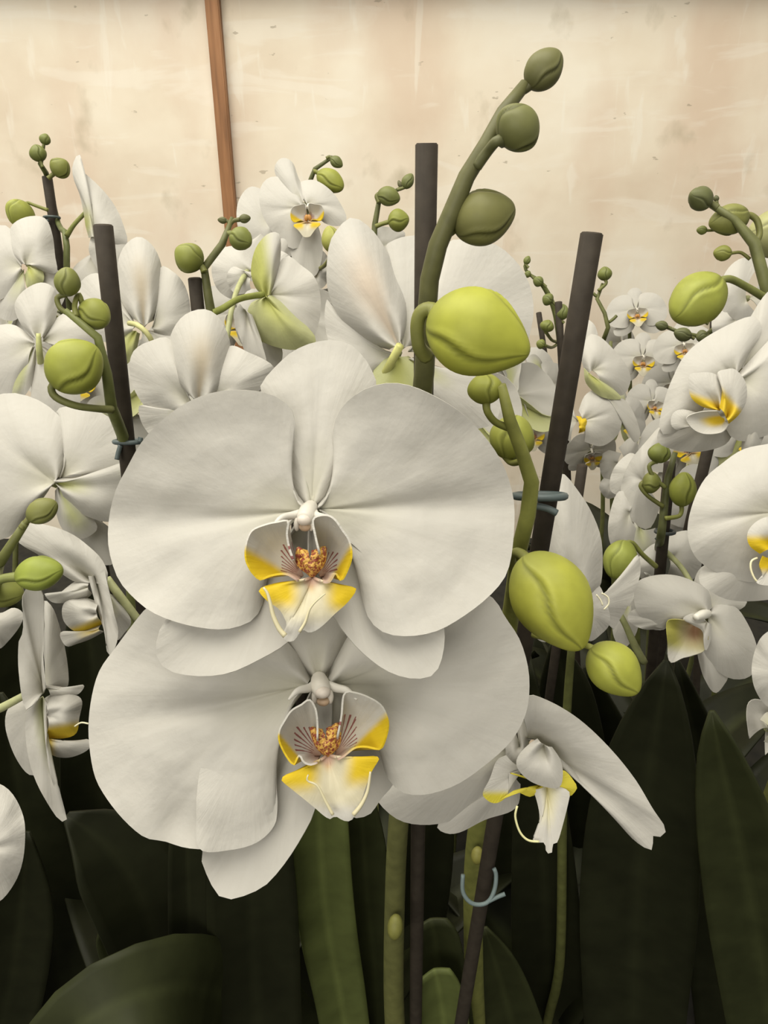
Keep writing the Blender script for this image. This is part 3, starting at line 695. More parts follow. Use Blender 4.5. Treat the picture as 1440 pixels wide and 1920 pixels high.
t_ = Tube(); t_.add([W(a, b, DC - .015) for a, b in pc('525,450 518,490 535,545 565,575 605,580')], [2.0 * DC / F] * 5, (0.76, 0.74, 0.40), 8); t_.build('tendril', M_COLUMN, fC)
t_ = Tube(); t_.blob(W(999, 1396, DC - .012), 7 * DC / F, UP, 9 * DC / F, (0.55, 0.44, 0.33)); t_.build('column', M_COLUMN, fC)
# ---------------------------------------------------------------- the plants around and behind
def fl(plant, cx, cy, D, parts, label=None, stem=True, ped=None):
    f = plant.flower(cx, cy, D + 0.003, label=label, stem=stem, ped=ped)
    for i, (n, base, pts, kw) in enumerate(parts):
        k = dict(z0=-0.6 * i, z1=-3, bulge=3, rip=(1.0, 2.3, 0.9 * i + 0.4), nt=34, nr=14); k.update(kw)
        dd = k.pop('dd', 0.0)
        traced(n, f, base, pts, D + dd, **k)
    return f
def ytop(x, y0, y1, a, b):                  # colour switch along image height
    return lambda px, py, r, t: lerp3(a, b, sstep(y0, y1, py))
LIPY = (0.78, 0.58, 0.04)

# plant 3: left leaning stake
P3 = Plant('orchid on the left leaning stake with one plump yellow-green bud on a curled stalk',
           YP([(268, 1700, .31), (255, 1300, .308), (246, 1000, .304)]) + [(238, 862, .302), (230, 815, .294), (210, 768, .272), (201, 710, .264), (198, 650, .260), (178, 628, .258), (143, 593, .256), (122, 582, .255)],
           [13, 13, 12, 12, 11, 11, 10, 9.5, 8, 7, 6], col=(0.15, 0.16, 0.05), col2=(0.17, 0.19, 0.06))
P3.bud((99, 722), (182, 652), 100, .255, 3, (0.44, 0.49, 0.07), roll=1.5, ped=[(210, 768, .268), (180, 766, .262), (140, 760, .258), (105, 745, .256), (96, 728, .255)], prad=7, point=0.15, pcol=(0.24, 0.26, 0.07))
P3.bud((124, 556), (128, 501), 46, .256, 2, (0.28, 0.31, 0.07), roll=0.8, ped=[(143, 594), (115, 580), (107, 560), (116, 554)], prad=5, point=0.1)
P3.bud((152, 575), (202, 604), 58, .262, 2, (0.36, 0.40, 0.07), roll=1.6, ped=[(143, 594, .256), (140, 572, .258), (147, 552, .26), (152, 562, .26)], prad=5, point=0.1)
fl(P3, 104, 905, .312, [
   ('petal', (105, 905), '100,900 120,880 132,840 125,800 95,765 50,742 0,740 -60,780 -90,900 -60,1000 10,1010 60,960 90,920', dict(crease=(0.4, 1.2, 0.05), bulge=6)),
   ('petal', (112, 898), '108,890 120,860 125,810 105,772 130,762 170,765 200,780 228,800 246,840 240,880 180,892', dict(bulge=4)),
   ('sepal', (102, 905), '104,895 150,893 225,868 250,900 243,960 208,978 160,966 120,935', dict(col='greenbase', z0=1, bulge=5, crease=(0.5, 1.5, 0.08))),
   ('sepal', (108, 912), '104,920 106,960 120,995 150,1010 175,1000 182,985 160,955 125,920', dict(col='greenmid')),
   ('sepal', (120, 930), '125,935 150,955 185,975 215,1000 225,1040 200,1060 160,1030 130,980', dict(dd=.01))], 'large white bloom seen from behind at the left edge')

# plant 4: far left, profile blooms
P4 = Plant('orchid at the left edge with profile-facing blooms and two low green buds',
           YP([(-110, 1900, .31), (-100, 1500, .31), (-60, 1200, .30), (-20, 1085, .29)]) + [(0, 1055, .268), (20, 1013, .262), (48, 980, .260)],
           [12, 12, 12, 11, 10, 9, 7], col=(0.15, 0.16, 0.05))
P4.bud((52, 974), (106, 942), 46, .260, 0, (0.27, 0.29, 0.07), roll=1.4, ped=[(40, 990), (48, 980)], prad=6, point=0.1)
P4.bud((30, 1082), (117, 1068), 64, .262, 2, (0.36, 0.44, 0.06), roll=1.5, ped=[(-15, 1092), (10, 1084)], prad=9, point=0.15, pcol=(0.26, 0.30, 0.07))
P4.bud((-25, 1100), (42, 1116), 62, .275, 2, (0.36, 0.40, 0.08), roll=1.2, ped=[(-40, 1100), (-30, 1100)], prad=6)
fl(P4, 178, 1092, .292, [
   ('petal', (178, 1095), '160,1093 140,1090 112,1072 73,1040 33,1013 53,983 93,986 133,1001 163,1022 189,1047 202,1075 198,1098', dict(bulge=5, z1=6, dd=.004)),
   ('petal', (176, 1078), '166,1080 178,1127 196,1183 203,1228 217,1212 221,1183 212,1140 203,1100 196,1070', dict(z1=6, crease=(0.5, 1.5, 0.1))),
   ('sepal', (195, 1105), '192,1115 205,1160 217,1200 233,1186 246,1167 234,1143 215,1117', dict(col='pale', dd=.006)),
   ('sepal', (165, 1100), '168,1092 143,1090 105,1117 84,1113 97,1128 117,1130 160,1122 172,1112', dict(dd=-.006)),
   ('lip_side_lobe', (182, 1150), '185,1130 160,1122 127,1126 117,1143 122,1167 143,1184 168,1184 192,1168', dict(dd=-.008, bulge=6, colf=lambda x, y, r, t: lerp3(WHITE, LIPY, sstep(1165, 1180, y + 0.35 * (x - 150))))),
   ('lip_mid_lobe', (185, 1180), '188,1172 150,1184 114,1186 124,1211 145,1206 168,1198 194,1184', dict(dd=-.008, colf=lambda x, y, r, t: lerp3(LIPY, WHITE, r * 1.5)))],
   'profile white bloom above the hanging profile bloom at left', ped=([(200, 1085, .30), (225, 1118, .30), (258, 1162, .305)], [8, 8, 8], (0.50, 0.52, 0.27)))
fl(P4, 84, 1295, .280, [
   ('petal', (82, 1300), '70,1312 48,1330 36,1270 35,1205 44,1180 44,1110 78,1106 83,1167 80,1233 86,1290', dict(z1=10, bulge=2, crease=(0.6, 1.2, 0.08))),
   ('petal', (84, 1290), '86,1260 80,1190 79,1127 100,1143 120,1210 128,1267 124,1290 100,1294', dict(z1=-8, dd=.008)),
   ('sepal', (80, 1305), '62,1310 48,1345 54,1420 75,1480 106,1531 126,1541 116,1510 100,1470 88,1410 90,1320', dict(z1=6, crease=(0.5, 1.2, 0.1), col='pale')),
   ('sepal', (72, 1312), '55,1308 30,1315 13,1335 12,1370 30,1420 55,1452 72,1440 70,1360', dict(col='greenbase', dd=.008)),
   ('sepal', (88, 1290), '86,1285 110,1288 135,1292 157,1284 148,1300 120,1308 95,1310', dict(dd=-.004)),
   ('lip_side_lobe', (86, 1340), '84,1310 100,1302 135,1302 153,1314 148,1345 142,1375 115,1384 86,1382', dict(dd=-.006, bulge=6, colf=lambda x, y, r, t: lerp3(WHITE, LIPY, sstep(1352, 1368, y + 0.15 * (x - 110))))),
   ('lip_mid_lobe', (92, 1385), '86,1378 84,1395 100,1416 133,1419 166,1404 165,1386 140,1398 115,1390', dict(dd=-.005, colf=lambda x, y, r, t: lerp3(LIPY, WHITE, sstep(88, 110, x))))],
   'profile white bloom with long drooping sepal at left', ped=([(-50, 1350, .29), (0, 1328, .286), (45, 1304, .283)], [8, 8, 7], (0.46, 0.48, 0.25)))
t_ = Tube(); t_.add([W(x, y, .274) for x, y in ((140, 1362), (152, 1355), (166, 1357))], [1.6 * .274 / F] * 3, (0.75, 0.72, 0.5), 6); t_.build('tendril', M_COLUMN, P4.root)
fl(P4, -45, 1600, .235, [
   ('petal', (-45, 1600), '-60,1520 -20,1470 15,1480 40,1520 47,1560 41,1620 22,1663 -5,1692 -50,1700', dict(crease=(0.55, 1.0, 0.04))),
   ('petal', (-50, 1600), '-60,1690 -120,1700 -150,1600 -120,1520 -60,1510', {})], 'petal edge of a white bloom entering at lower left')
fl(P4, -20, 1170, .37, [('petal', (-25, 1175), '-30,1140 0,1150 25,1140 43,1150 38,1172 15,1202 -5,1216 -30,1190', dict(z1=-5))], 'grey-shaded white petal at the left edge')

# plant 5: thin stake at far left, distant
P5 = Plant('distant orchid on the thin far left stake with four small buds at its tip',
           YP([(160, 1300, .50), (150, 900, .50), (135, 640, .50)]) + [(125, 503, .49), (125, 443, .485), (115, 430, .50), (106, 410, .514), (96, 360, .514), (90, 332, .508), (79, 313, .49), (73, 298, .49), (82, 272, .49)],
           [6, 6, 6, 6, 6, 5, 5, 5, 5, 5, 4, 3], col=(0.16, 0.18, 0.05), col2=(0.13, 0.15, 0.05))
SB = (0.24, 0.28, 0.06)
P5.bud((82, 271), (87, 251), 20, .488, 0, SB, ped=[(77, 290), (80, 278)], prad=2.5)
P5.bud((76, 303), (66, 271), 30, .487, 2, SB, ped=[(80, 314), (78, 308)], prad=3)
P5.bud((101, 326), (126, 303), 37, .487, 4, (0.28, 0.31, 0.06), ped=[(90, 335), (96, 330)], prad=4, roll=1.1)
P5.bud((50, 381), (24, 420), 52, .487, 3, (0.43, 0.48, 0.08), ped=[(90, 394), (65, 385), (52, 380)], prad=3, roll=1.1)
fl(P5, 172, 420, .475, [
   ('petal', (178, 445), '167,446 160,420 158,403 150,365 139,337 136,312 148,287 153,305 158,324 175,339 200,365 220,395 232,425 238,458 205,470',
    dict(bulge=6, crease=(0.5, 1.6, 0.06), colf=lambda x, y, r, t: lerp3(WHITE, GRN, 0.9 * bell(x, y, 162, 418, 10, 25)))),
   ('petal', (190, 455), '172,440 167,470 180,500 200,517 238,502 243,462 218,440', {}),
   ('petal', (180, 470), '165,480 140,500 120,540 150,580 200,570 230,530 220,490', dict(dd=.01))], 'white bloom with an upright twisted petal at upper left', ped=([(125, 443, .485), (140, 420, .482), (162, 397, .48)], [5, 4, 4], (0.22, 0.24, 0.07)))
fl(P5, 50, 497, .46, [
   ('petal', (48, 497), '40,494 18,476 15,450 25,420 55,406 85,410 98,440 103,480 106,512 75,506', dict(bulge=5)),
   ('petal', (40, 500), '44,492 20,430 -10,425 -50,450 -60,520 -10,562 25,545 44,510', {}),
   ('petal', (60, 505), '70,500 110,508 125,540 110,580 80,585 55,560', dict(dd=.005)),
   ('sepal', (52, 500), '60,498 78,506 82,525 70,548 52,540 46,515', dict(col='green', z0=1)),
   ('sepal', (45, 505), '40,510 10,545 -5,590 30,600 55,560', dict(col='pale'))], 'white bloom seen from behind at the left edge, upper', ped=([(105, 514, .475), (80, 512, .47), (50, 496, .463)], [4, 3.5, 3.5], (0.46, 0.48, 0.22)))
fl(P5, 72, 640, .41, [
   ('petal', (72, 640), '62,632 38,605 28,572 45,545 78,530 104,545 106,590 92,625', dict(bulge=5)),
   ('petal', (80, 640), '80,630 108,595 150,580 190,600 192,640 150,668 105,655', {}),
   ('petal', (65, 645), '62,636 20,608 -40,630 -50,710 10,742 55,705', {}),
   ('sepal', (75, 650), '80,650 125,680 150,730 140,790 90,800 60,750 64,690', {}),
   ('sepal', (65, 650), '68,660 60,720 20,765 -10,740 10,690 45,655', dict(col='greenmid'))], 'white bloom above the large back-facing bloom at left', ped=([(78, 690, .415), (74, 660, .405), (72, 625, .402)], [6, 6, 4], (0.55, 0.57, 0.25)))

# plant 6: behind the left leaning stake
P6 = Plant('orchid with a forked spike of small buds in front of the brown batten foot',
           YP([(440, 1500, .40), (430, 1000, .40), (415, 760, .395)]) + [(398, 590, .375), (388, 550, .372), (382, 505, .37), (405, 470, .37), (427, 445, .37), (429, 418, .37), (436, 408, .37)],
           [9, 9, 9, 9, 8, 7.5, 7, 7, 7, 4], col=(0.15, 0.16, 0.05), col2=(0.13, 0.135, 0.05))
P6.bud((378, 500), (330, 465), 54, .366, 3, (0.31, 0.35, 0.06), ped=[(383, 510), (380, 503)], prad=6, roll=1.2)
P6.bud((434, 438), (470, 458), 42, .366, 3, (0.26, 0.30, 0.06), ped=[(428, 440), (432, 438)], prad=6, roll=1.8)
P6.bud((448, 412), (470, 408), 16, .37, 0, (0.17, 0.18, 0.06), ped=[(430, 422), (438, 414)], prad=4)
P6.bud((426, 414), (408, 412), 12, .37, 0, (0.17, 0.18, 0.06), ped=[(430, 420), (428, 416)], prad=3)
fl(P6, 372, 755, .312, [
   ('sepal', (372, 760), '345,735 322,710 315,670 322,625 345,592 380,580 407,592 426,625 433,660 431,705 415,738 385,752', dict(bulge=9, cup=-5, col='tan')),
   ('petal', (385, 755), '390,730 425,652 470,663 506,681 512,692 497,716 480,738 440,760', dict(bulge=5)),
   ('petal', (360, 755), '352,735 322,640 282,640 250,660 244,700 260,745 300,790 340,800', dict(bulge=5)),
   ('sepal', (370, 765), '350,770 300,770 262,760 270,800 310,840 350,830', dict(col='greenbase', z0=0)),
   ('sepal', (380, 765), '385,760 450,740 500,730 520,790 460,830 400,830', dict(col='pale'))], 'white bloom seen from behind with a rounded tan-flushed sepal')
fl(P6, 265, 612, .37, [
   ('sepal', (270, 615), '245,595 228,570 220,530 222,490 235,460 260,444 285,460 300,490 305,530 302,570 290,600', dict(bulge=7, cup=-4, col='tan')),
   ('petal', (285, 615), '290,595 298,505 325,510 346,535 356,572 350,612 320,634 290,625', dict(bulge=3)),
   ('petal', (255, 612), '250,600 225,560 190,515 158,522 138,562 150,612 200,642 245,630', {}),
   ('sepal', (265, 618), '275,620 320,625 350,640 330,680 280,690 260,650', {}),
   ('sepal', (255, 620), '262,625 250,670 220,690 215,650 240,615', dict(col='green'))], 'white bloom seen from behind right of the left leaning stake', ped=([(300, 700, .39), (285, 640, .365), (262, 612, .362), (242, 606, .366)], [5, 5, 5, 5], (0.58, 0.57, 0.26)))
fl(P6, 500, 553, .395, [
   ('sepal', (500, 557), '496,555 480,540 471,510 478,470 495,445 510,436 524,440 526,470 522,510 512,552', dict(bulge=6, cup=-4, colf=lambda x, y, r, t: lerp3(GRN, WHITE, sstep(490, 520, x - 0.12 * (y - 500))))),
   ('sepal', (497, 556), '490,560 470,570 463,600 475,630 510,648 550,656 585,646 591,632 562,598 530,568 510,553', dict(bulge=6, z0=2, crease=(0.6, -1.2, 0.05), col='green')),
   ('petal', (505, 552), '510,545 520,500 540,480 562,496 590,520 601,560 598,602 580,642 548,600 520,570', dict(bulge=4, crease=(0.5, 1.0, 0.06))),
   ('petal', (495, 555), '490,550 465,545 440,590 450,640 480,668 515,690 530,660 505,600', dict(dd=.008)),
   ('petal', (460, 580), '450,570 438,590 452,640 470,680 500,690 490,640 472,590', dict(dd=-.004, z1=5))], 'white bloom with a yellow-green lower sepal seen from behind', ped=([(398, 586, .374), (415, 580, .378), (450, 560, .385), (495, 552, .392)], [7, 6.5, 6, 6], (0.27, 0.30, 0.07)))
fl(P6, 470, 500, .46, [
   ('petal', (472, 510), '475,490 440,462 405,475 397,510 410,545 440,562 468,552', dict(bulge=3)),
   ('sepal', (475, 510), '470,520 440,500 425,520 440,550 470,548', dict(dd=-.004, z1=4)),
   ('petal', (478, 508), '480,495 520,470 550,490 545,530 510,540', dict(dd=.01))], 'white bloom tucked behind the green-sepalled bloom')

# plant 7: small front-facing bloom beside the batten
P7 = Plant('distant orchid with a small yellow-lipped bloom facing front near the brown batten',
           YP([(590, 1200, .66), (588, 700, .66), (584, 500, .66)]) + [(575, 380, .635), (578, 336, .63), (592, 315, .625), (610, 298, .62), (624, 294, .62)],
           [5, 5, 5, 5, 4.5, 4, 4, 3], col=(0.15, 0.16, 0.05), col2=(0.12, 0.13, 0.05))
P7.bud((620, 296), (642, 312), 20, .62, 0, (0.2, 0.23, 0.06), ped=[(612, 297), (618, 294)], prad=3)
P7.bud((596, 324), (643, 354), 40, .615, 3, (0.38, 0.42, 0.06), roll=1.8, ped=[(588, 322), (592, 322)], prad=4, point=0.1)
P7.bud((628, 474), (616, 424), 38, .56, 0, (0.46, 0.48, 0.1), roll=1.5, prad=4)
fN = fl(P7, 575, 388, .60, [
   ('sepal', (568, 386), '562,378 540,362 525,345 515,320 520,303 533,296 549,306 560,335 574,362', {}),
   ('petal', (566, 388), '570,384 556,350 530,333 503,334 487,358 491,400 515,440 550,467 572,448 566,410', dict(z0=1, crease=(0.5, 1, 0.05))),
   ('petal', (576, 384), '572,378 556,356 562,342 590,338 620,357 640,385 650,412 635,424 608,418 588,396', dict(z0=1, crease=(0.6, 1, 0.05))),
   ('sepal', (578, 400), '565,440 545,465 556,500 585,520 600,500 605,460 595,420', {}),
   ('sepal', (570, 400), '560,420 530,440 505,470 520,490 555,475', {})], 'small white bloom with yellow lip facing front')
def lipset(parent, px, py, D, width, yaw=0, pitch=0, roll=0, keys=('ll', 'lr', 'lm', 'co', 'ca')):
    R = RCAM @ Euler((math.radians(pitch), math.radians(yaw), 0)).to_matrix() @ Matrix.Rotation(math.radians(roll), 3, 'Z')
    c = W(px, py, D); s = width / 760.0 * D / F
    Mx = Matrix.Translation(c - ORIGIN[parent]) @ R.to_4x4() @ Matrix.Diagonal((s, s, s, 1))
    for k in keys:
        n, me = CAN[k]; q = bpy.data.objects.new(n, me); C.objects.link(q); q.parent = parent; q.matrix_basis = Mx
        if k not in ('co', 'ca'):
            m = q.modifiers.new('thickness', 'SOLIDIFY'); m.thickness = 0.0006 / s; m.offset = 0
lipset(fN, 581, 386, .597, 190, -8)
fl(P7, 500, 410, .67, [
   ('petal', (510, 415), '505,362 470,350 447,378 445,420 460,452 500,472 515,440', {}),
   ('petal', (505, 420), '490,440 450,470 460,520 510,530 530,480', {})], 'white bloom half hidden behind the small yellow-lipped bloom')
fl(P7, 590, 500, .61, [
   ('petal', (592, 520), '570,500 575,478 600,468 616,488 613,530 592,545 576,530', dict(rip=(4, 4, 0))),
   ('petal', (600, 540), '575,530 570,570 590,600 615,590 615,540', dict(rip=(4, 4, 1)))], 'crumpled white petals beside the pale streaked sepal')

# plant 8: bloom seen from behind between the stakes
P8 = Plant('orchid with a large bloom seen from behind right behind the tallest stake',
           YP([(700, 1500, .37), (705, 1000, .37), (715, 800, .365)]) + [(722, 725, .345), (722, 680, .335), (733, 654, .328), (750, 648, .326)],
           [10, 10, 9, 8.5, 8.5, 8.5, 8], col=(0.30, 0.32, 0.10), col2=(0.52, 0.52, 0.18))
fl(P8, 745, 662, .335, [
   ('sepal', (748, 650), '757,630 766,597 763,557 743,513 720,463 693,427 660,408 633,430 617,463 613,530 627,577 653,613 693,643 730,655', dict(bulge=8, cup=-5, crease=(0.5, -0.8, 0.06),
      colf=lambda x, y, r, t: lerp3(WHITE, (0.66, 0.55, 0.43), 0.75 * math.exp(-((t - 0.5) / 0.17) ** 2) * (1 - sstep(0.5, 0.95, r))))),
   ('petal', (755, 655), '752,640 735,560 720,500 722,463 747,447 777,442 800,446 815,500 802,600 775,648', dict(z0=-4)),
   ('petal', (765, 660), '772,650 800,600 818,520 827,468 850,450 900,452 935,462 967,490 990,527 1000,570 997,610 983,647 930,685 850,695', dict(z0=-4, bulge=4)),
   ('petal', (738, 665), '732,660 690,648 640,620 615,560 610,610 630,680 670,720 715,700', dict(z0=-5)),
   ('sepal', (742, 665), '732,668 706,680 700,720 720,780 770,790 800,740 790,690 765,668', dict(col='green', z0=-2)),
   ('sepal', (765, 672), '775,670 830,690 905,700 935,740 925,795 850,800 790,745', dict(col='greenbase', z0=-4))], 'large white bloom seen from behind with a streaked sepal')

# plant 9: small spike between batten and tallest stake
P9 = Plant('distant orchid with a short spike of round buds left of the tallest stake',
           YP([(690, 1200, .55), (692, 800, .55), (696, 600, .55)]) + [(702, 435, .535), (706, 405, .53), (711, 375, .53), (730, 360, .53), (752, 352, .53)],
           [5, 5, 5, 5.5, 5.5, 5, 4, 3], col=(0.15, 0.16, 0.05), col2=(0.12, 0.13, 0.05))
P9.bud((708, 363), (750, 374), 34, .525, 2, (0.22, 0.25, 0.06), roll=1.5, ped=[(711, 380), (706, 368)], prad=4)
P9.bud((757, 353), (773, 326), 22, .525, 1, (0.2, 0.23, 0.06), ped=[(745, 356), (752, 354)], prad=3)
P9.bud((728, 416), (767, 410), 40, .522, 4, (0.32, 0.36, 0.06), roll=1.9, ped=[(704, 425), (716, 420)], prad=4)
P9.bud((752, 352), (747, 338), 8, .53, 0, (0.15, 0.15, 0.05), ped=[(753, 356), (752, 354)], prad=2.5)
fl(P9, 715, 455, .54, [('petal', (715, 465), '695,432 715,425 745,430 760,440 740,470 700,480', {}), ('petal', (700, 470), '690,440 670,450 665,490 700,500', {})], 'small white petals under the round buds')
# plant 10: right edge, arching spike and side-facing yellow-lipped bloom
P10 = Plant('orchid at the right edge with an arching budded spike and a side-facing yellow-lipped bloom',
            YP([(1500, 1300, .44), (1490, 900, .43), (1465, 700, .425)]) + [(1443, 560, .40), (1427, 505, .40), (1414, 455, .40), (1392, 425, .40), (1352, 393, .40), (1326, 379, .40)],
            [11, 11, 11, 11, 11, 11, 8, 7, 6], col=(0.16, 0.17, 0.05), col2=(0.15, 0.16, 0.06))
P10.bud((1330, 382), (1296, 362), 42, .395, 8, (0.17, 0.19, 0.06), roll=0.6, ped=[(1345, 390), (1335, 383)], prad=6)
P10.bud((1403, 404), (1330, 420), 54, .407, 2, (0.29, 0.31, 0.07), roll=1.4, ped=[(1415, 458), (1424, 440), (1420, 415), (1408, 404)], prad=6)
P10.bud((1326, 432), (1306, 431), 16, .41, 0, SB, ped=[(1350, 430), (1334, 432)], prad=2.5)
P10.bud((1371, 476), (1338, 473), 28, .405, 1, (0.33, 0.36, 0.07), ped=[(1406, 486), (1390, 474), (1376, 474)], prad=3)
P10.bud((1344, 378), (1342, 366), 10, .40, 0, (0.14, 0.15, 0.05), ped=[(1350, 392), (1345, 383)], prad=3)
P10.bud((1352, 527), (1264, 596), 94, .385, 4, (0.42, 0.47, 0.07), roll=1.8, ped=[(1440, 562, .40), (1400, 538, .393), (1372, 524, .388), (1356, 524, .385)], prad=7, point=0.1, pcol=(0.26, 0.29, 0.07))
P10.bud((1490, 440), (1404, 436), 86, .47, 0, (0.50, 0.52, 0.22), roll=1.5, prad=6, point=0.1)
kR = 3.0
fR1 = fl(P10, 1378, 705, .365, [
   ('petal', (1380, 706), '1390,690 1405,660 1425,628 1425,605 1408,593 1360,612 1310,642 1280,672 1260,712 1247,747 1236,800 1250,815 1295,795 1330,750', dict(bulge=5, crease=(0.4, 1.0, 0.05))),
   ('petal', (1388, 712), '1385,700 1440,640 1485,600 1510,700 1480,790 1420,822 1386,827 1362,808 1366,780 1390,745', dict(bulge=5, z0=1)),
   ('sepal', (1395, 692), '1385,690 1388,640 1410,590 1450,540 1500,560 1490,650 1430,692', dict(z0=-5)),
   ('sepal', (1365, 775), '1345,760 1290,778 1243,797 1233,828 1265,843 1310,847 1360,833 1378,800', dict(z0=-3)),
   ('sepal', (1410, 790), '1400,800 1391,835 1395,873 1411,866 1431,820 1442,790', dict(z0=-2))], 'white bloom with bright yellow lip facing left at the right edge')
traced('lip_side_lobe', fR1, (1350, 770), '1340,768 1313,760 1294,741 1292,705 1310,699 1332,699 1347,707 1354,730 1352,762', .365, z0=5, z1=5, bulge=4, colf=lambda x, y, r, t: lerp3(WHITE, LIPY, sstep(730, 745, y - 0.35 * (x - 1295))))
traced('lip_side_lobe', fR1, (1362, 785), '1350,765 1354,730 1345,700 1360,693 1378,693 1397,716 1399,750 1385,777 1366,794', .365, z0=7, z1=5, bulge=5, colf=lambda x, y, r, t: lerp3(LIPY, WHITE, sstep(735, 700, y - 0.7 * (x - 1350)) if False else sstep(-6, 12, (x - 1372) - (y - 755) * 0.9)))
traced('lip_mid_lobe', fR1, (1358, 785), '1345,770 1313,772 1287,783 1297,803 1320,814 1353,811 1366,795', .365, z0=7, z1=5, bulge=-2, colf=lambda x, y, r, t: lerp3(LIPY, WHITE, sstep(0.35, 0.75, r)))
traced('lip_side_lobe', fR1, (1300, 800), '1310,775 1280,768 1262,775 1258,795 1270,806 1290,800', .365, z0=4, z1=2, bulge=2)

# plant 11: right, large bloom cut by the frame
P11 = Plant('orchid at the right edge with a big round petalled bloom cut by the frame',
            YP([(1530, 1800, .36), (1520, 1400, .355), (1500, 1100, .345), (1480, 900, .34)]), [13, 13, 12, 11])
fR2 = fl(P11, 1455, 960, .298, [
   ('petal', (1455, 960), '1470,900 1475,830 1440,833 1393,843 1353,870 1320,900 1297,950 1289,1000 1303,1043 1333,1067 1370,1083 1410,1091 1440,1080 1465,1010', dict(bulge=5, crease=(0.55, 1.2, 0.04), nt=50, nr=20)),
   ('petal', (1470, 960), '1470,950 1480,840 1540,850 1600,930 1590,1030 1520,1080 1480,1020', dict(bulge=5)),
   ('sepal', (1450, 1010), '1400,1030 1330,1055 1310,1087 1337,1112 1377,1126 1440,1124 1480,1110 1480,1050', dict(z0=-4)),
   ('sepal', (1470, 950), '1460,940 1440,880 1460,800 1500,790 1530,870 1490,940', dict(z0=-5))], 'big round petalled white bloom at the right edge')
traced('lip_side_lobe', fR2, (1455, 1030), '1425,1038 1405,1022 1402,998 1420,977 1447,971 1475,1000 1470,1030', .298, z0=5, z1=6, bulge=4, colf=lambda x, y, r, t: lerp3(WHITE, YEL, sstep(998, 1015, y)))
traced('lip_mid_lobe', fR2, (1450, 1045), '1430,1042 1424,1060 1430,1080 1418,1093 1440,1098 1462,1090 1475,1050', .298, z0=6, z1=5, bulge=1, colf=lambda x, y, r, t: lerp3(YEL, WHITE, sstep(1062, 1080, y)))
t_ = Tube(); t_.add([W(x, y, .288) for x, y in ((1420, 1046), (1409, 1052), (1408, 1068), (1417, 1088), (1430, 1094))], [2 * .288 / F] * 5, (0.8, 0.76, 0.5), 7); t_.build('tendril', M_COLUMN, fR2)
fl(P11, 1475, 1255, .37, [('petal', (1480, 1260), '1450,1178 1425,1198 1410,1245 1415,1290 1440,1325 1480,1332', {}), ('petal', (1490, 1255), '1480,1180 1540,1190 1560,1260 1500,1320', {})], 'white petal edge at the right frame below the big bloom')
fl(P11, 1440, 1365, .40, [('petal', (1440, 1365), '1405,1385 1400,1345 1403,1318 1420,1311 1445,1325 1470,1370 1435,1416', dict(bulge=-4)),
   ('lip_side_lobe', (1445, 1370), '1425,1350 1440,1335 1465,1350 1460,1395 1432,1390', dict(dd=-.006, colf=lambda x, y, r, t: lerp3(LGRN, CREAM, r)))], 'small cupped white bloom at the right frame edge')

# plant 12: right, downward-facing bloom on the clipped stake
P12 = Plant('orchid on the clipped right hand stake with a shaded greenish-throated bloom',
            YP([(1205, 1700, .44), (1212, 1400, .438), (1220, 1200, .435), (1231, 1060, .43)]) + [(1240, 1000, .418), (1246, 950, .416), (1250, 905, .414), (1262, 868, .412), (1266, 848, .412)],
            [8, 8, 8, 8, 8, 7.5, 7, 6.5, 5], col=(0.10, 0.11, 0.04), col2=(0.12, 0.13, 0.05))
P12.bud((1232, 868), (1242, 830), 40, .408, 2, (0.27, 0.32, 0.06), ped=[(1248, 915), (1226, 895), (1217, 875), (1226, 867)], prad=4, roll=1.2)
P12.bud((1204, 904), (1240, 906), 40, .412, 2, (0.27, 0.30, 0.06), ped=[(1244, 950), (1215, 930), (1201, 912)], prad=4, roll=1.5)
P12.bud((1277, 950), (1284, 885), 48, .408, 2, (0.37, 0.42, 0.06), ped=[(1247, 972), (1272, 968), (1278, 958)], prad=4, roll=1.4, point=0.15)
P12.bud((1176, 1014), (1148, 1084), 60, .405, 2, (0.38, 0.44, 0.07), ped=[(1230, 1062, .42), (1205, 1040, .41), (1186, 1018, .406)], prad=4.5, roll=1.5, point=0.1)
fR3 = fl(P12, 1325, 1155, .415, [
   ('petal', (1326, 1152), '1334,1140 1327,1107 1293,1087 1260,1078 1227,1079 1197,1089 1189,1107 1193,1143 1220,1170 1250,1178 1270,1160 1300,1148', dict(bulge=5)),
   ('petal', (1328, 1155), '1330,1150 1343,1133 1377,1137 1400,1167 1418,1210 1418,1250 1400,1271 1367,1271 1337,1250 1320,1223 1321,1183', dict(bulge=5)),
   ('sepal', (1325, 1150), '1315,1145 1300,1100 1320,1060 1370,1070 1400,1130 1360,1152', dict(z0=-4)),
   ('sepal', (1318, 1195), '1306,1210 1311,1240 1322,1275 1340,1299 1357,1284 1364,1262 1340,1220', dict(z0=-4)),
   ('sepal', (1270, 1165), '1245,1178 1205,1179 1177,1161 1192,1142 1240,1150', dict(z0=-4))], 'shaded white bloom with greenish brown throat at right')
def r3c(x, y, r, t):
    c = lerp3(lerp3((0.50, 0.48, 0.12), (0.58, 0.54, 0.38), sstep(1262, 1285, x) * 0.7), (0.36, 0.20, 0.11), bell(x, y, 1303, 1183, 20, 24)); return lerp3(c, WHITE, sstep(1205, 1232, y - 0.2 * (x - 1280)))
traced('lip_mid_lobe', fR3, (1300, 1170), '1285,1163 1265,1161 1250,1167 1252,1207 1253,1233 1260,1243 1280,1234 1296,1230 1323,1217 1328,1177 1313,1160', .415, z0=0, z1=7, bulge=-3, colf=r3c, rip=(1.2, 5, 0))
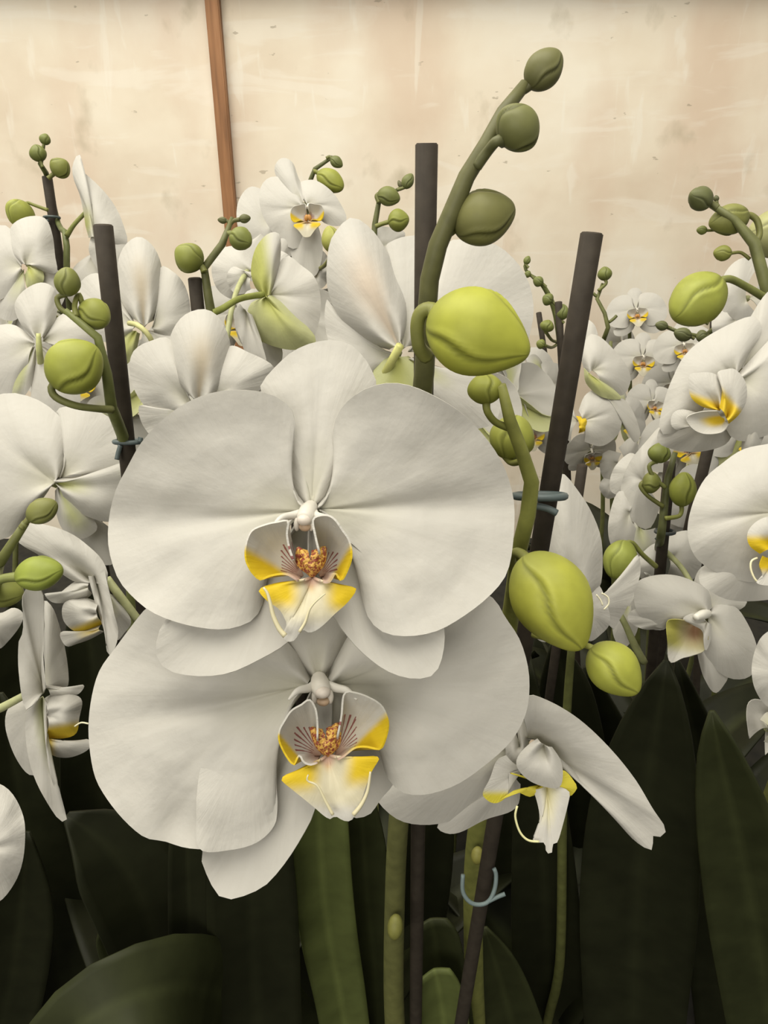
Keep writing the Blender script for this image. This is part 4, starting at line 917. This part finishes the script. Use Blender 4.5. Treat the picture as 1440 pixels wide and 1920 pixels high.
traced('lip_side_lobe', fR3, (1325, 1165), '1320,1158 1300,1150 1280,1160 1300,1172 1318,1185 1322,1220 1332,1200 1334,1170', .415, z0=5, z1=2, bulge=2)
t_ = Tube(); t_.add([W(1326, 1150, .414), W(1316, 1153, .408), W(1304, 1158, .404)], [9 * .41 / F, 9 * .41 / F, 6 * .41 / F], (0.8, 0.78, 0.7), 8); t_.build('column', M_COLUMN, fR3)

# plant 13: bloom in profile behind the right leaning stake
P13 = Plant('orchid with a tall pale petal in profile behind the right leaning stake',
            YP([(1050, 1800, .36), (1055, 1500, .36), (1065, 1300, .355), (1075, 1180, .35)]), [9, 9, 8, 7], col=(0.12, 0.13, 0.04))
fR5 = fl(P13, 1075, 1130, .315, [
   ('petal', (1078, 1135), '1040,1130 1015,1050 1015,960 1035,895 1057,889 1083,920 1103,950 1120,987 1128,1020 1129,1067 1125,1098 1112,1120', dict(bulge=7, cup=-4)),
   ('petal', (1085, 1140), '1090,1110 1120,1095 1140,1140 1142,1170 1125,1190 1105,1202 1085,1185', dict(bulge=3)),
   ('sepal', (1070, 1140), '1060,1120 1020,1110 990,1150 1010,1200 1050,1200', dict(z0=-3)),
   ('sepal', (1090, 1150), '1105,1150 1135,1130 1170,1080 1195,1040 1200,1075 1185,1120 1150,1180', dict(z0=-6))], 'pale profile bloom behind the right leaning stake')
for pp in ('1128,1112 1140,1120 1141,1133 1132,1143', '1118,1115 1126,1125 1130,1135'):
    t_ = Tube(); t_.add([W(x, y, .308) for x, y in parse(pp)], [1.7 * .308 / F] * len(parse(pp)), (0.8, 0.76, 0.55), 6); t_.build('tendril', M_COLUMN, fR5)

# plant 14: jumble of petals in the right middle distance
P14 = Plant('orchid of tangled narrow white petals between the right leaning stake and the clipped stake',
            YP([(1200, 1600, .50), (1195, 1250, .50), (1195, 1000, .50), (1200, 880, .50)]), [6, 6, 6, 5], col=(0.12, 0.13, 0.04))
fl(P14, 1205, 900, .47, [
   ('petal', (1210, 905), '1240,860 1242,800 1210,830 1180,868 1164,920 1180,972 1216,992 1238,950', dict(crease=(0.5, 1.5, 0.06), rip=(2, 3, 0))),
   ('petal', (1180, 960), '1190,940 1165,920 1150,940 1140,990 1150,1030 1182,1050 1212,1010', {}),
   ('petal', (1200, 990), '1185,970 1172,1010 1187,1060 1222,1082 1240,1040 1228,990', dict(col='pale')),
   ('sepal', (1215, 880), '1200,860 1180,850 1150,880 1145,920 1180,930 1210,905', dict(z0=-5))], 'tangled white petals right of the wall gap')
fl(P14, 1230, 1060, .46, [
   ('petal', (1240, 1060), '1250,1030 1225,1020 1190,1060 1215,1095 1255,1100', {}), ('petal', (1255, 1050), '1230,1020 1262,1000 1300,1000 1315,1060 1285,1095 1250,1080', dict(bulge=4)),
   ('petal', (1215, 1080), '1200,1060 1225,1050 1240,1100 1200,1160 1165,1150 1180,1110', {}), ('sepal', (1230, 1100), '1215,1100 1190,1140 1200,1170 1245,1180 1270,1140 1255,1100', {}),
   ('sepal', (1180, 1120), '1172,1100 1150,1130 1150,1190 1170,1215 1195,1180 1192,1130', dict(col='greenbase'))], 'white petals behind the clipped stake', ped=([(1158, 1145, .44), (1172, 1170, .44), (1190, 1210, .445), (1208, 1242, .45)], [6, 6, 7, 7], (0.36, 0.38, 0.17)))

# plant 15+: far small blooms on the right
FARC = (0.14, 0.15, 0.05)
def far_plant(label, px, y, low, high, r=4):
    return Plant(label, YP([(px + 4, low, y), (px + 2, (low + high) / 2, y), (px, high, y)]), [r, r, r * 0.8], col=FARC, seg=7)
P15 = far_plant('far orchid with two small yellow-lipped blooms one above the other, right of centre', 1180, .92, 1050, 570)
cflower(P15, 1193, 580, .88, 112, -12, -8, 3)
cflower(P15, 1205, 668, .86, 118, -8, -5, -4)
cflower(P15, 1165, 640, .93, 100, 35, -5, 8)
P16 = far_plant('far orchid with small blooms just left of the side-facing yellow-lipped bloom', 1262, .85, 1050, 620)
cflower(P16, 1282, 645, .80, 112, -20, -5, 6)
cflower(P16, 1224, 752, .78, 108, 12, -6, -6)
cflower(P16, 1260, 715, .84, 110, -10, 10, 4)
P17 = far_plant('distant orchid with cupped blooms right of the right leaning stake', 1145, .66, 1200, 640)
fl(P17, 1105, 690, .60, [
   ('petal', (1110, 695), '1098,700 1088,660 1100,630 1122,630 1150,655 1174,685 1182,715 1165,742 1130,728', dict(bulge=6, crease=(0.5, 1, 0.08))),
   ('sepal', (1105, 700), '1095,690 1100,720 1130,745 1165,748 1150,730 1125,712', dict(col='green', dd=-.004)),
   ('petal', (1105, 685), '1110,690 1090,650 1092,600 1115,610 1125,650', dict(z0=-4)),
   ('petal', (1130, 730), '1150,735 1180,760 1200,810 1190,830 1165,790 1140,755', {})], 'cupped white bloom right of the right leaning stake')
fl(P17, 1095, 790, .60, [
   ('petal', (1090, 790), '1085,770 1100,738 1135,730 1163,762 1162,808 1130,836 1096,828', dict(bulge=4, crease=(0.5, 1, 0.05))),
   ('petal', (1085, 790), '1075,760 1050,750 1045,800 1070,830', {}),
   ('lip_mid_lobe', (1085, 800), '1080,780 1098,785 1100,805 1085,812', dict(dd=-.005, colf=lambda x, y, r, t: LIPY))], 'white bloom half hidden by the right leaning stake')
cflower(P17, 1108, 842, .64, 105, 10, 25, 8)
fl(P17, 1150, 880, .64, [('petal', (1160, 870), '1165,850 1130,845 1125,880 1140,905 1165,900', {}), ('petal', (1150, 910), '1165,895 1135,895 1124,915 1140,935 1165,925', {}),
   ('petal', (1170, 870), '1160,840 1185,820 1200,850 1185,890', {})], 'shaded petals above the gap showing the wall')
P18 = far_plant('distant orchid with a thin spike of tiny buds left of the right leaning stake', 1050, .68, 1200, 640)
P18.stem([(1050, 640, .65), (1042, 590, .64), (1030, 556, .635), (1012, 528, .63), (992, 514, .63), (984, 500, .63), (989, 487, .63)], [6, 5.5, 5, 4, 3, 3, 2.5], (0.14, 0.16, 0.05))
for b, tp, w in (((985, 496), (992, 480), 13), ((995, 516), (984, 512), 13), ((1018, 532), (1000, 523), 19), ((1036, 566), (1018, 556), 23), ((1052, 600), (1056, 570), 26)):
    P18.bud(b, tp, w, .625, 1, (0.22, 0.26, 0.06), ped=[(b[0] + 6, b[1] + 6), (b[0] + 2, b[1] + 2)], prad=2.5)
P18.bud((1022, 622), (1030, 600), 26, .63, 1, (0.26, 0.30, 0.06), prad=3)
P18.bud((1022, 648), (1006, 642), 18, .63, 1, (0.26, 0.30, 0.06), prad=3)
cflower(P18, 1020, 720, .66, 150, 30, -10, 10, back=True)
cflower(P18, 1000, 800, .70, 130, -15, 5, 0)
cflower(P18, 985, 690, .74, 120, 10, 0, 15)
P19 = Plant('far orchid with a bare forked twig and one bud right of the right leaning stake',
            YP([(1128, 1000, .78), (1128, 800, .78), (1130, 660, .78)]) + [(1134, 630, .74), (1142, 604, .74), (1128, 578, .74), (1119, 556, .74), (1130, 532, .74)], [4, 4, 4, 4.5, 4, 3.5, 3.5, 3], col=FARC)
P19.bud((1135, 526), (1133, 500), 26, .735, 0, (0.24, 0.28, 0.06), ped=[(1122, 545), (1136, 532)], prad=3)
P19.stem([(1142, 604, .74), (1150, 598, .74), (1156, 592, .74)], [3, 3, 3], FARC)
P19.stem([(1119, 556, .74), (1112, 550, .74)], [3, 3], FARC)
P20 = Plant('distant orchid with three dark beads of buds left of the large pale green bud',
            YP([(1352, 1000, .58), (1352, 800, .58), (1350, 680, .58)]) + [(1345, 610, .55), (1320, 632, .55), (1290, 628, .55), (1255, 615, .55), (1235, 608, .55)], [5, 5, 5, 5, 4.5, 4, 3, 3], col=(0.13, 0.14, 0.05))
for b, tp, w in (((1252, 613), (1229, 608), 18), ((1296, 632), (1264, 622), 25), ((1326, 628), (1306, 634), 24), ((1322, 604), (1308, 600), 14)):
    P20.bud(b, tp, w, .545, 1, (0.17, 0.19, 0.06), ped=[(b[0] + 6, b[1] + 3), (b[0] + 2, b[1] + 1)], prad=3)
fl(P20, 1400, 560, .52, [('petal', (1400, 565), '1430,490 1392,484 1362,508 1350,550 1365,600 1400,622 1430,600', {}), ('petal', (1405, 560), '1430,480 1480,490 1480,580 1430,610', {}), ('petal', (1380, 600), '1360,580 1335,600 1345,640 1390,640', {})], 'white petals behind the large pale green bud')
stake('tiny dark stake end below the beads of buds near the right edge', (1340, 600), 0.56, (1338, 640), 0.0066)

# ---------------------------------------------------------------- blooms that fill the depth behind
bgspec = [
 ('orchid behind the left blooms, mostly hidden', 30, .56, 700, [(20, 640, .53, 210, 160, 0, 10, True), (150, 700, .5, 200, 20, -10, -10, False), (120, 590, .55, 190, 150, 0, 30, True)]),
 ('orchid behind the left leaning stake, mostly hidden', 280, .52, 720, [(300, 700, .46, 230, 160, 10, 0, True), (190, 830, .45, 220, 25, 0, 0, True)]),
 ('orchid behind the small front-facing bloom, mostly hidden', 520, .6, 600, [(450, 590, .55, 190, 20, -5, 0, False), (560, 600, .52, 200, 160, 0, 10, True), (560, 700, .5, 200, 10, 0, 0, False)]),
 ('orchid behind the large back-facing bloom, mostly hidden', 870, .55, 700, [(880, 760, .45, 220, 150, 0, 10, True), (960, 740, .55, 190, 200, 0, -10, True), (640, 740, .5, 220, 160, 0, 0, True)]),
 ('orchid between the right hand blooms, mostly hidden', 1340, .62, 800, [(1330, 930, .55, 200, 20, 10, 0, False), (1280, 820, .6, 170, -10, 0, 20, False), (1400, 800, .55, 190, 0, 0, 0, True), (1170, 780, .75, 130, 30, 0, 0, True)])]
for lab, px, y, hi, fls in bgspec:
    p = Plant(lab, YP([(px, 1300, y), (px, 1000, y), (px, hi, y)]), [5, 5, 4], col=FARC, seg=7)
    for (a, b, D, w, yw, pt, rl, bk) in fls: cflower(p, a, b, D, w, yw, pt, rl, bk)

# ---------------------------------------------------------------- leaves
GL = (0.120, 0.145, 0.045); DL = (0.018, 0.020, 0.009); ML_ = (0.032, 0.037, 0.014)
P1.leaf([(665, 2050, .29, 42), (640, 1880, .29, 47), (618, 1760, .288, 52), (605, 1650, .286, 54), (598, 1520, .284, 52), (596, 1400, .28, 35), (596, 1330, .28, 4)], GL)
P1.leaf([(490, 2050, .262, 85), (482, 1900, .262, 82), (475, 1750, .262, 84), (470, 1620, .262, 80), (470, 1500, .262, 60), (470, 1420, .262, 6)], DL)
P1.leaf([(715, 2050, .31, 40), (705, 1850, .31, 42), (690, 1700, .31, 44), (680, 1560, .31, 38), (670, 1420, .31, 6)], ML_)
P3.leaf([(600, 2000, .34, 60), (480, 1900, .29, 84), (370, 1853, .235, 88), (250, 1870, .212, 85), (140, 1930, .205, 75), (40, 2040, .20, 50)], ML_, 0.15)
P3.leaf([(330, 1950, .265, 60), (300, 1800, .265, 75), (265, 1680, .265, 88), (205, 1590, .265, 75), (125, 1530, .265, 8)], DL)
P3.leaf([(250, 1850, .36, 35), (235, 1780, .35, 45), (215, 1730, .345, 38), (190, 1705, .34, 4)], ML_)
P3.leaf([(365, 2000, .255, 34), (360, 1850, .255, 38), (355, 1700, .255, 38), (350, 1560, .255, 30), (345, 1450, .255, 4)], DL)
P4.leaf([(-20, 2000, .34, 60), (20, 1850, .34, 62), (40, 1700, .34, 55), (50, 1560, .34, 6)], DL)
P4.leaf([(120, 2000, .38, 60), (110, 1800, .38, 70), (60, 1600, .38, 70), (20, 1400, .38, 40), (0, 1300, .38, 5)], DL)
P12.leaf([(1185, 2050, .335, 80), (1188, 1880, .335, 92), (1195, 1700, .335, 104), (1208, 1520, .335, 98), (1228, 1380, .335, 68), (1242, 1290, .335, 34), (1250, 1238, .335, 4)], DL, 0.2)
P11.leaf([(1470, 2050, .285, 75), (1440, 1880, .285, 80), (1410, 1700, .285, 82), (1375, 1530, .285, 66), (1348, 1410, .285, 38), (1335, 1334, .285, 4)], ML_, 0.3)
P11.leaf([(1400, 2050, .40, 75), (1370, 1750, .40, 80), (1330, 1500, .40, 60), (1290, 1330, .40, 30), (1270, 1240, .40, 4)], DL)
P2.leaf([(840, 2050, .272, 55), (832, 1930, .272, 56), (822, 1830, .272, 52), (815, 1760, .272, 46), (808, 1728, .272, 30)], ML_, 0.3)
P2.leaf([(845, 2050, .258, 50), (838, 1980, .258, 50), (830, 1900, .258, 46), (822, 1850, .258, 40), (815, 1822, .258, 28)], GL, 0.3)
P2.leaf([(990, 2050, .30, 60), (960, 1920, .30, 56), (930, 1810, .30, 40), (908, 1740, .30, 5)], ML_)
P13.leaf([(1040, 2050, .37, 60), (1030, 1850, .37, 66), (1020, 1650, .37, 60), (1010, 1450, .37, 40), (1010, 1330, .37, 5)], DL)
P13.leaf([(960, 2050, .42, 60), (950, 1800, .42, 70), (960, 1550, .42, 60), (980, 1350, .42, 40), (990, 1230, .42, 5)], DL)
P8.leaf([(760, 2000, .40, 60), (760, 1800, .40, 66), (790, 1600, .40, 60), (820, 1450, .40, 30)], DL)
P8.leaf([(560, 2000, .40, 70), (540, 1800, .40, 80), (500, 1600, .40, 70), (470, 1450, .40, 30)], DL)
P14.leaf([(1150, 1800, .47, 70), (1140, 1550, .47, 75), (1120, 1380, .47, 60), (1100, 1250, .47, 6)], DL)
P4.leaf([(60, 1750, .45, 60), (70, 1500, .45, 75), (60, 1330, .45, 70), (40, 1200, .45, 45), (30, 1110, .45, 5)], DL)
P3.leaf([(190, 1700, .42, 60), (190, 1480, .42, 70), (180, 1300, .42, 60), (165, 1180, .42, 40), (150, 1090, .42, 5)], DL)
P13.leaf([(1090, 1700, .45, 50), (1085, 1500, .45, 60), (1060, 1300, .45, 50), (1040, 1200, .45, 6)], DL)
rl_ = random.Random(3)
def base_leaves(plant, n, size=1.0):          # a rosette; the front plants carry the leaves drawn above on their near side
    r = ORIGIN[plant.root]
    for i in range(n):
        a = 2 * math.pi * (i + rl_.random() * 0.6) / n; L = (0.20 + 0.10 * rl_.random()) * size
        if r.y < 0.62 and math.sin(a) < 0.4: continue
        d = Vector((math.cos(a), math.sin(a), 0)); sd = Vector((-d.y, d.x, 0)); vs_ = []; cols = []; fs = []; m = 8; k = 14
        for u in range(k):
            q = u / (k - 1); h = 0.07 + L * (0.95 * q - 0.55 * q * q) * 1.25; out = L * (0.15 * q + 0.55 * q * q)
            w = 0.036 * size * (math.sin(math.pi * min(1, 0.18 + 0.82 * q)) ** 0.6 + 0.02)
            for j in range(m + 1):
                s_ = 2 * j / m - 1
                vs_.append(r + d * (0.012 + out - 0.010 * abs(s_)) + sd * w * s_ + Vector((0, 0, h + 0.012 * abs(s_)))); cols.append(lerp3(ML_, DL, min(1, abs(s_) * 4)))
        for u in range(k - 1):
            for j in range(m):
                b = u * (m + 1) + j; fs.append((b, b + 1, b + m + 2, b + m + 1))
        link('leaf', make_mesh('leaf', vs_, fs, r, cols), M_LEAF, plant.root, r, 0.0018)
for p in (P5, P6, P7, P9, P10, P14, P15, P16, P17, P18, P20): base_leaves(p, 5)
for p in (P3, P8, P12, P13): base_leaves(p, 6, 0.9)
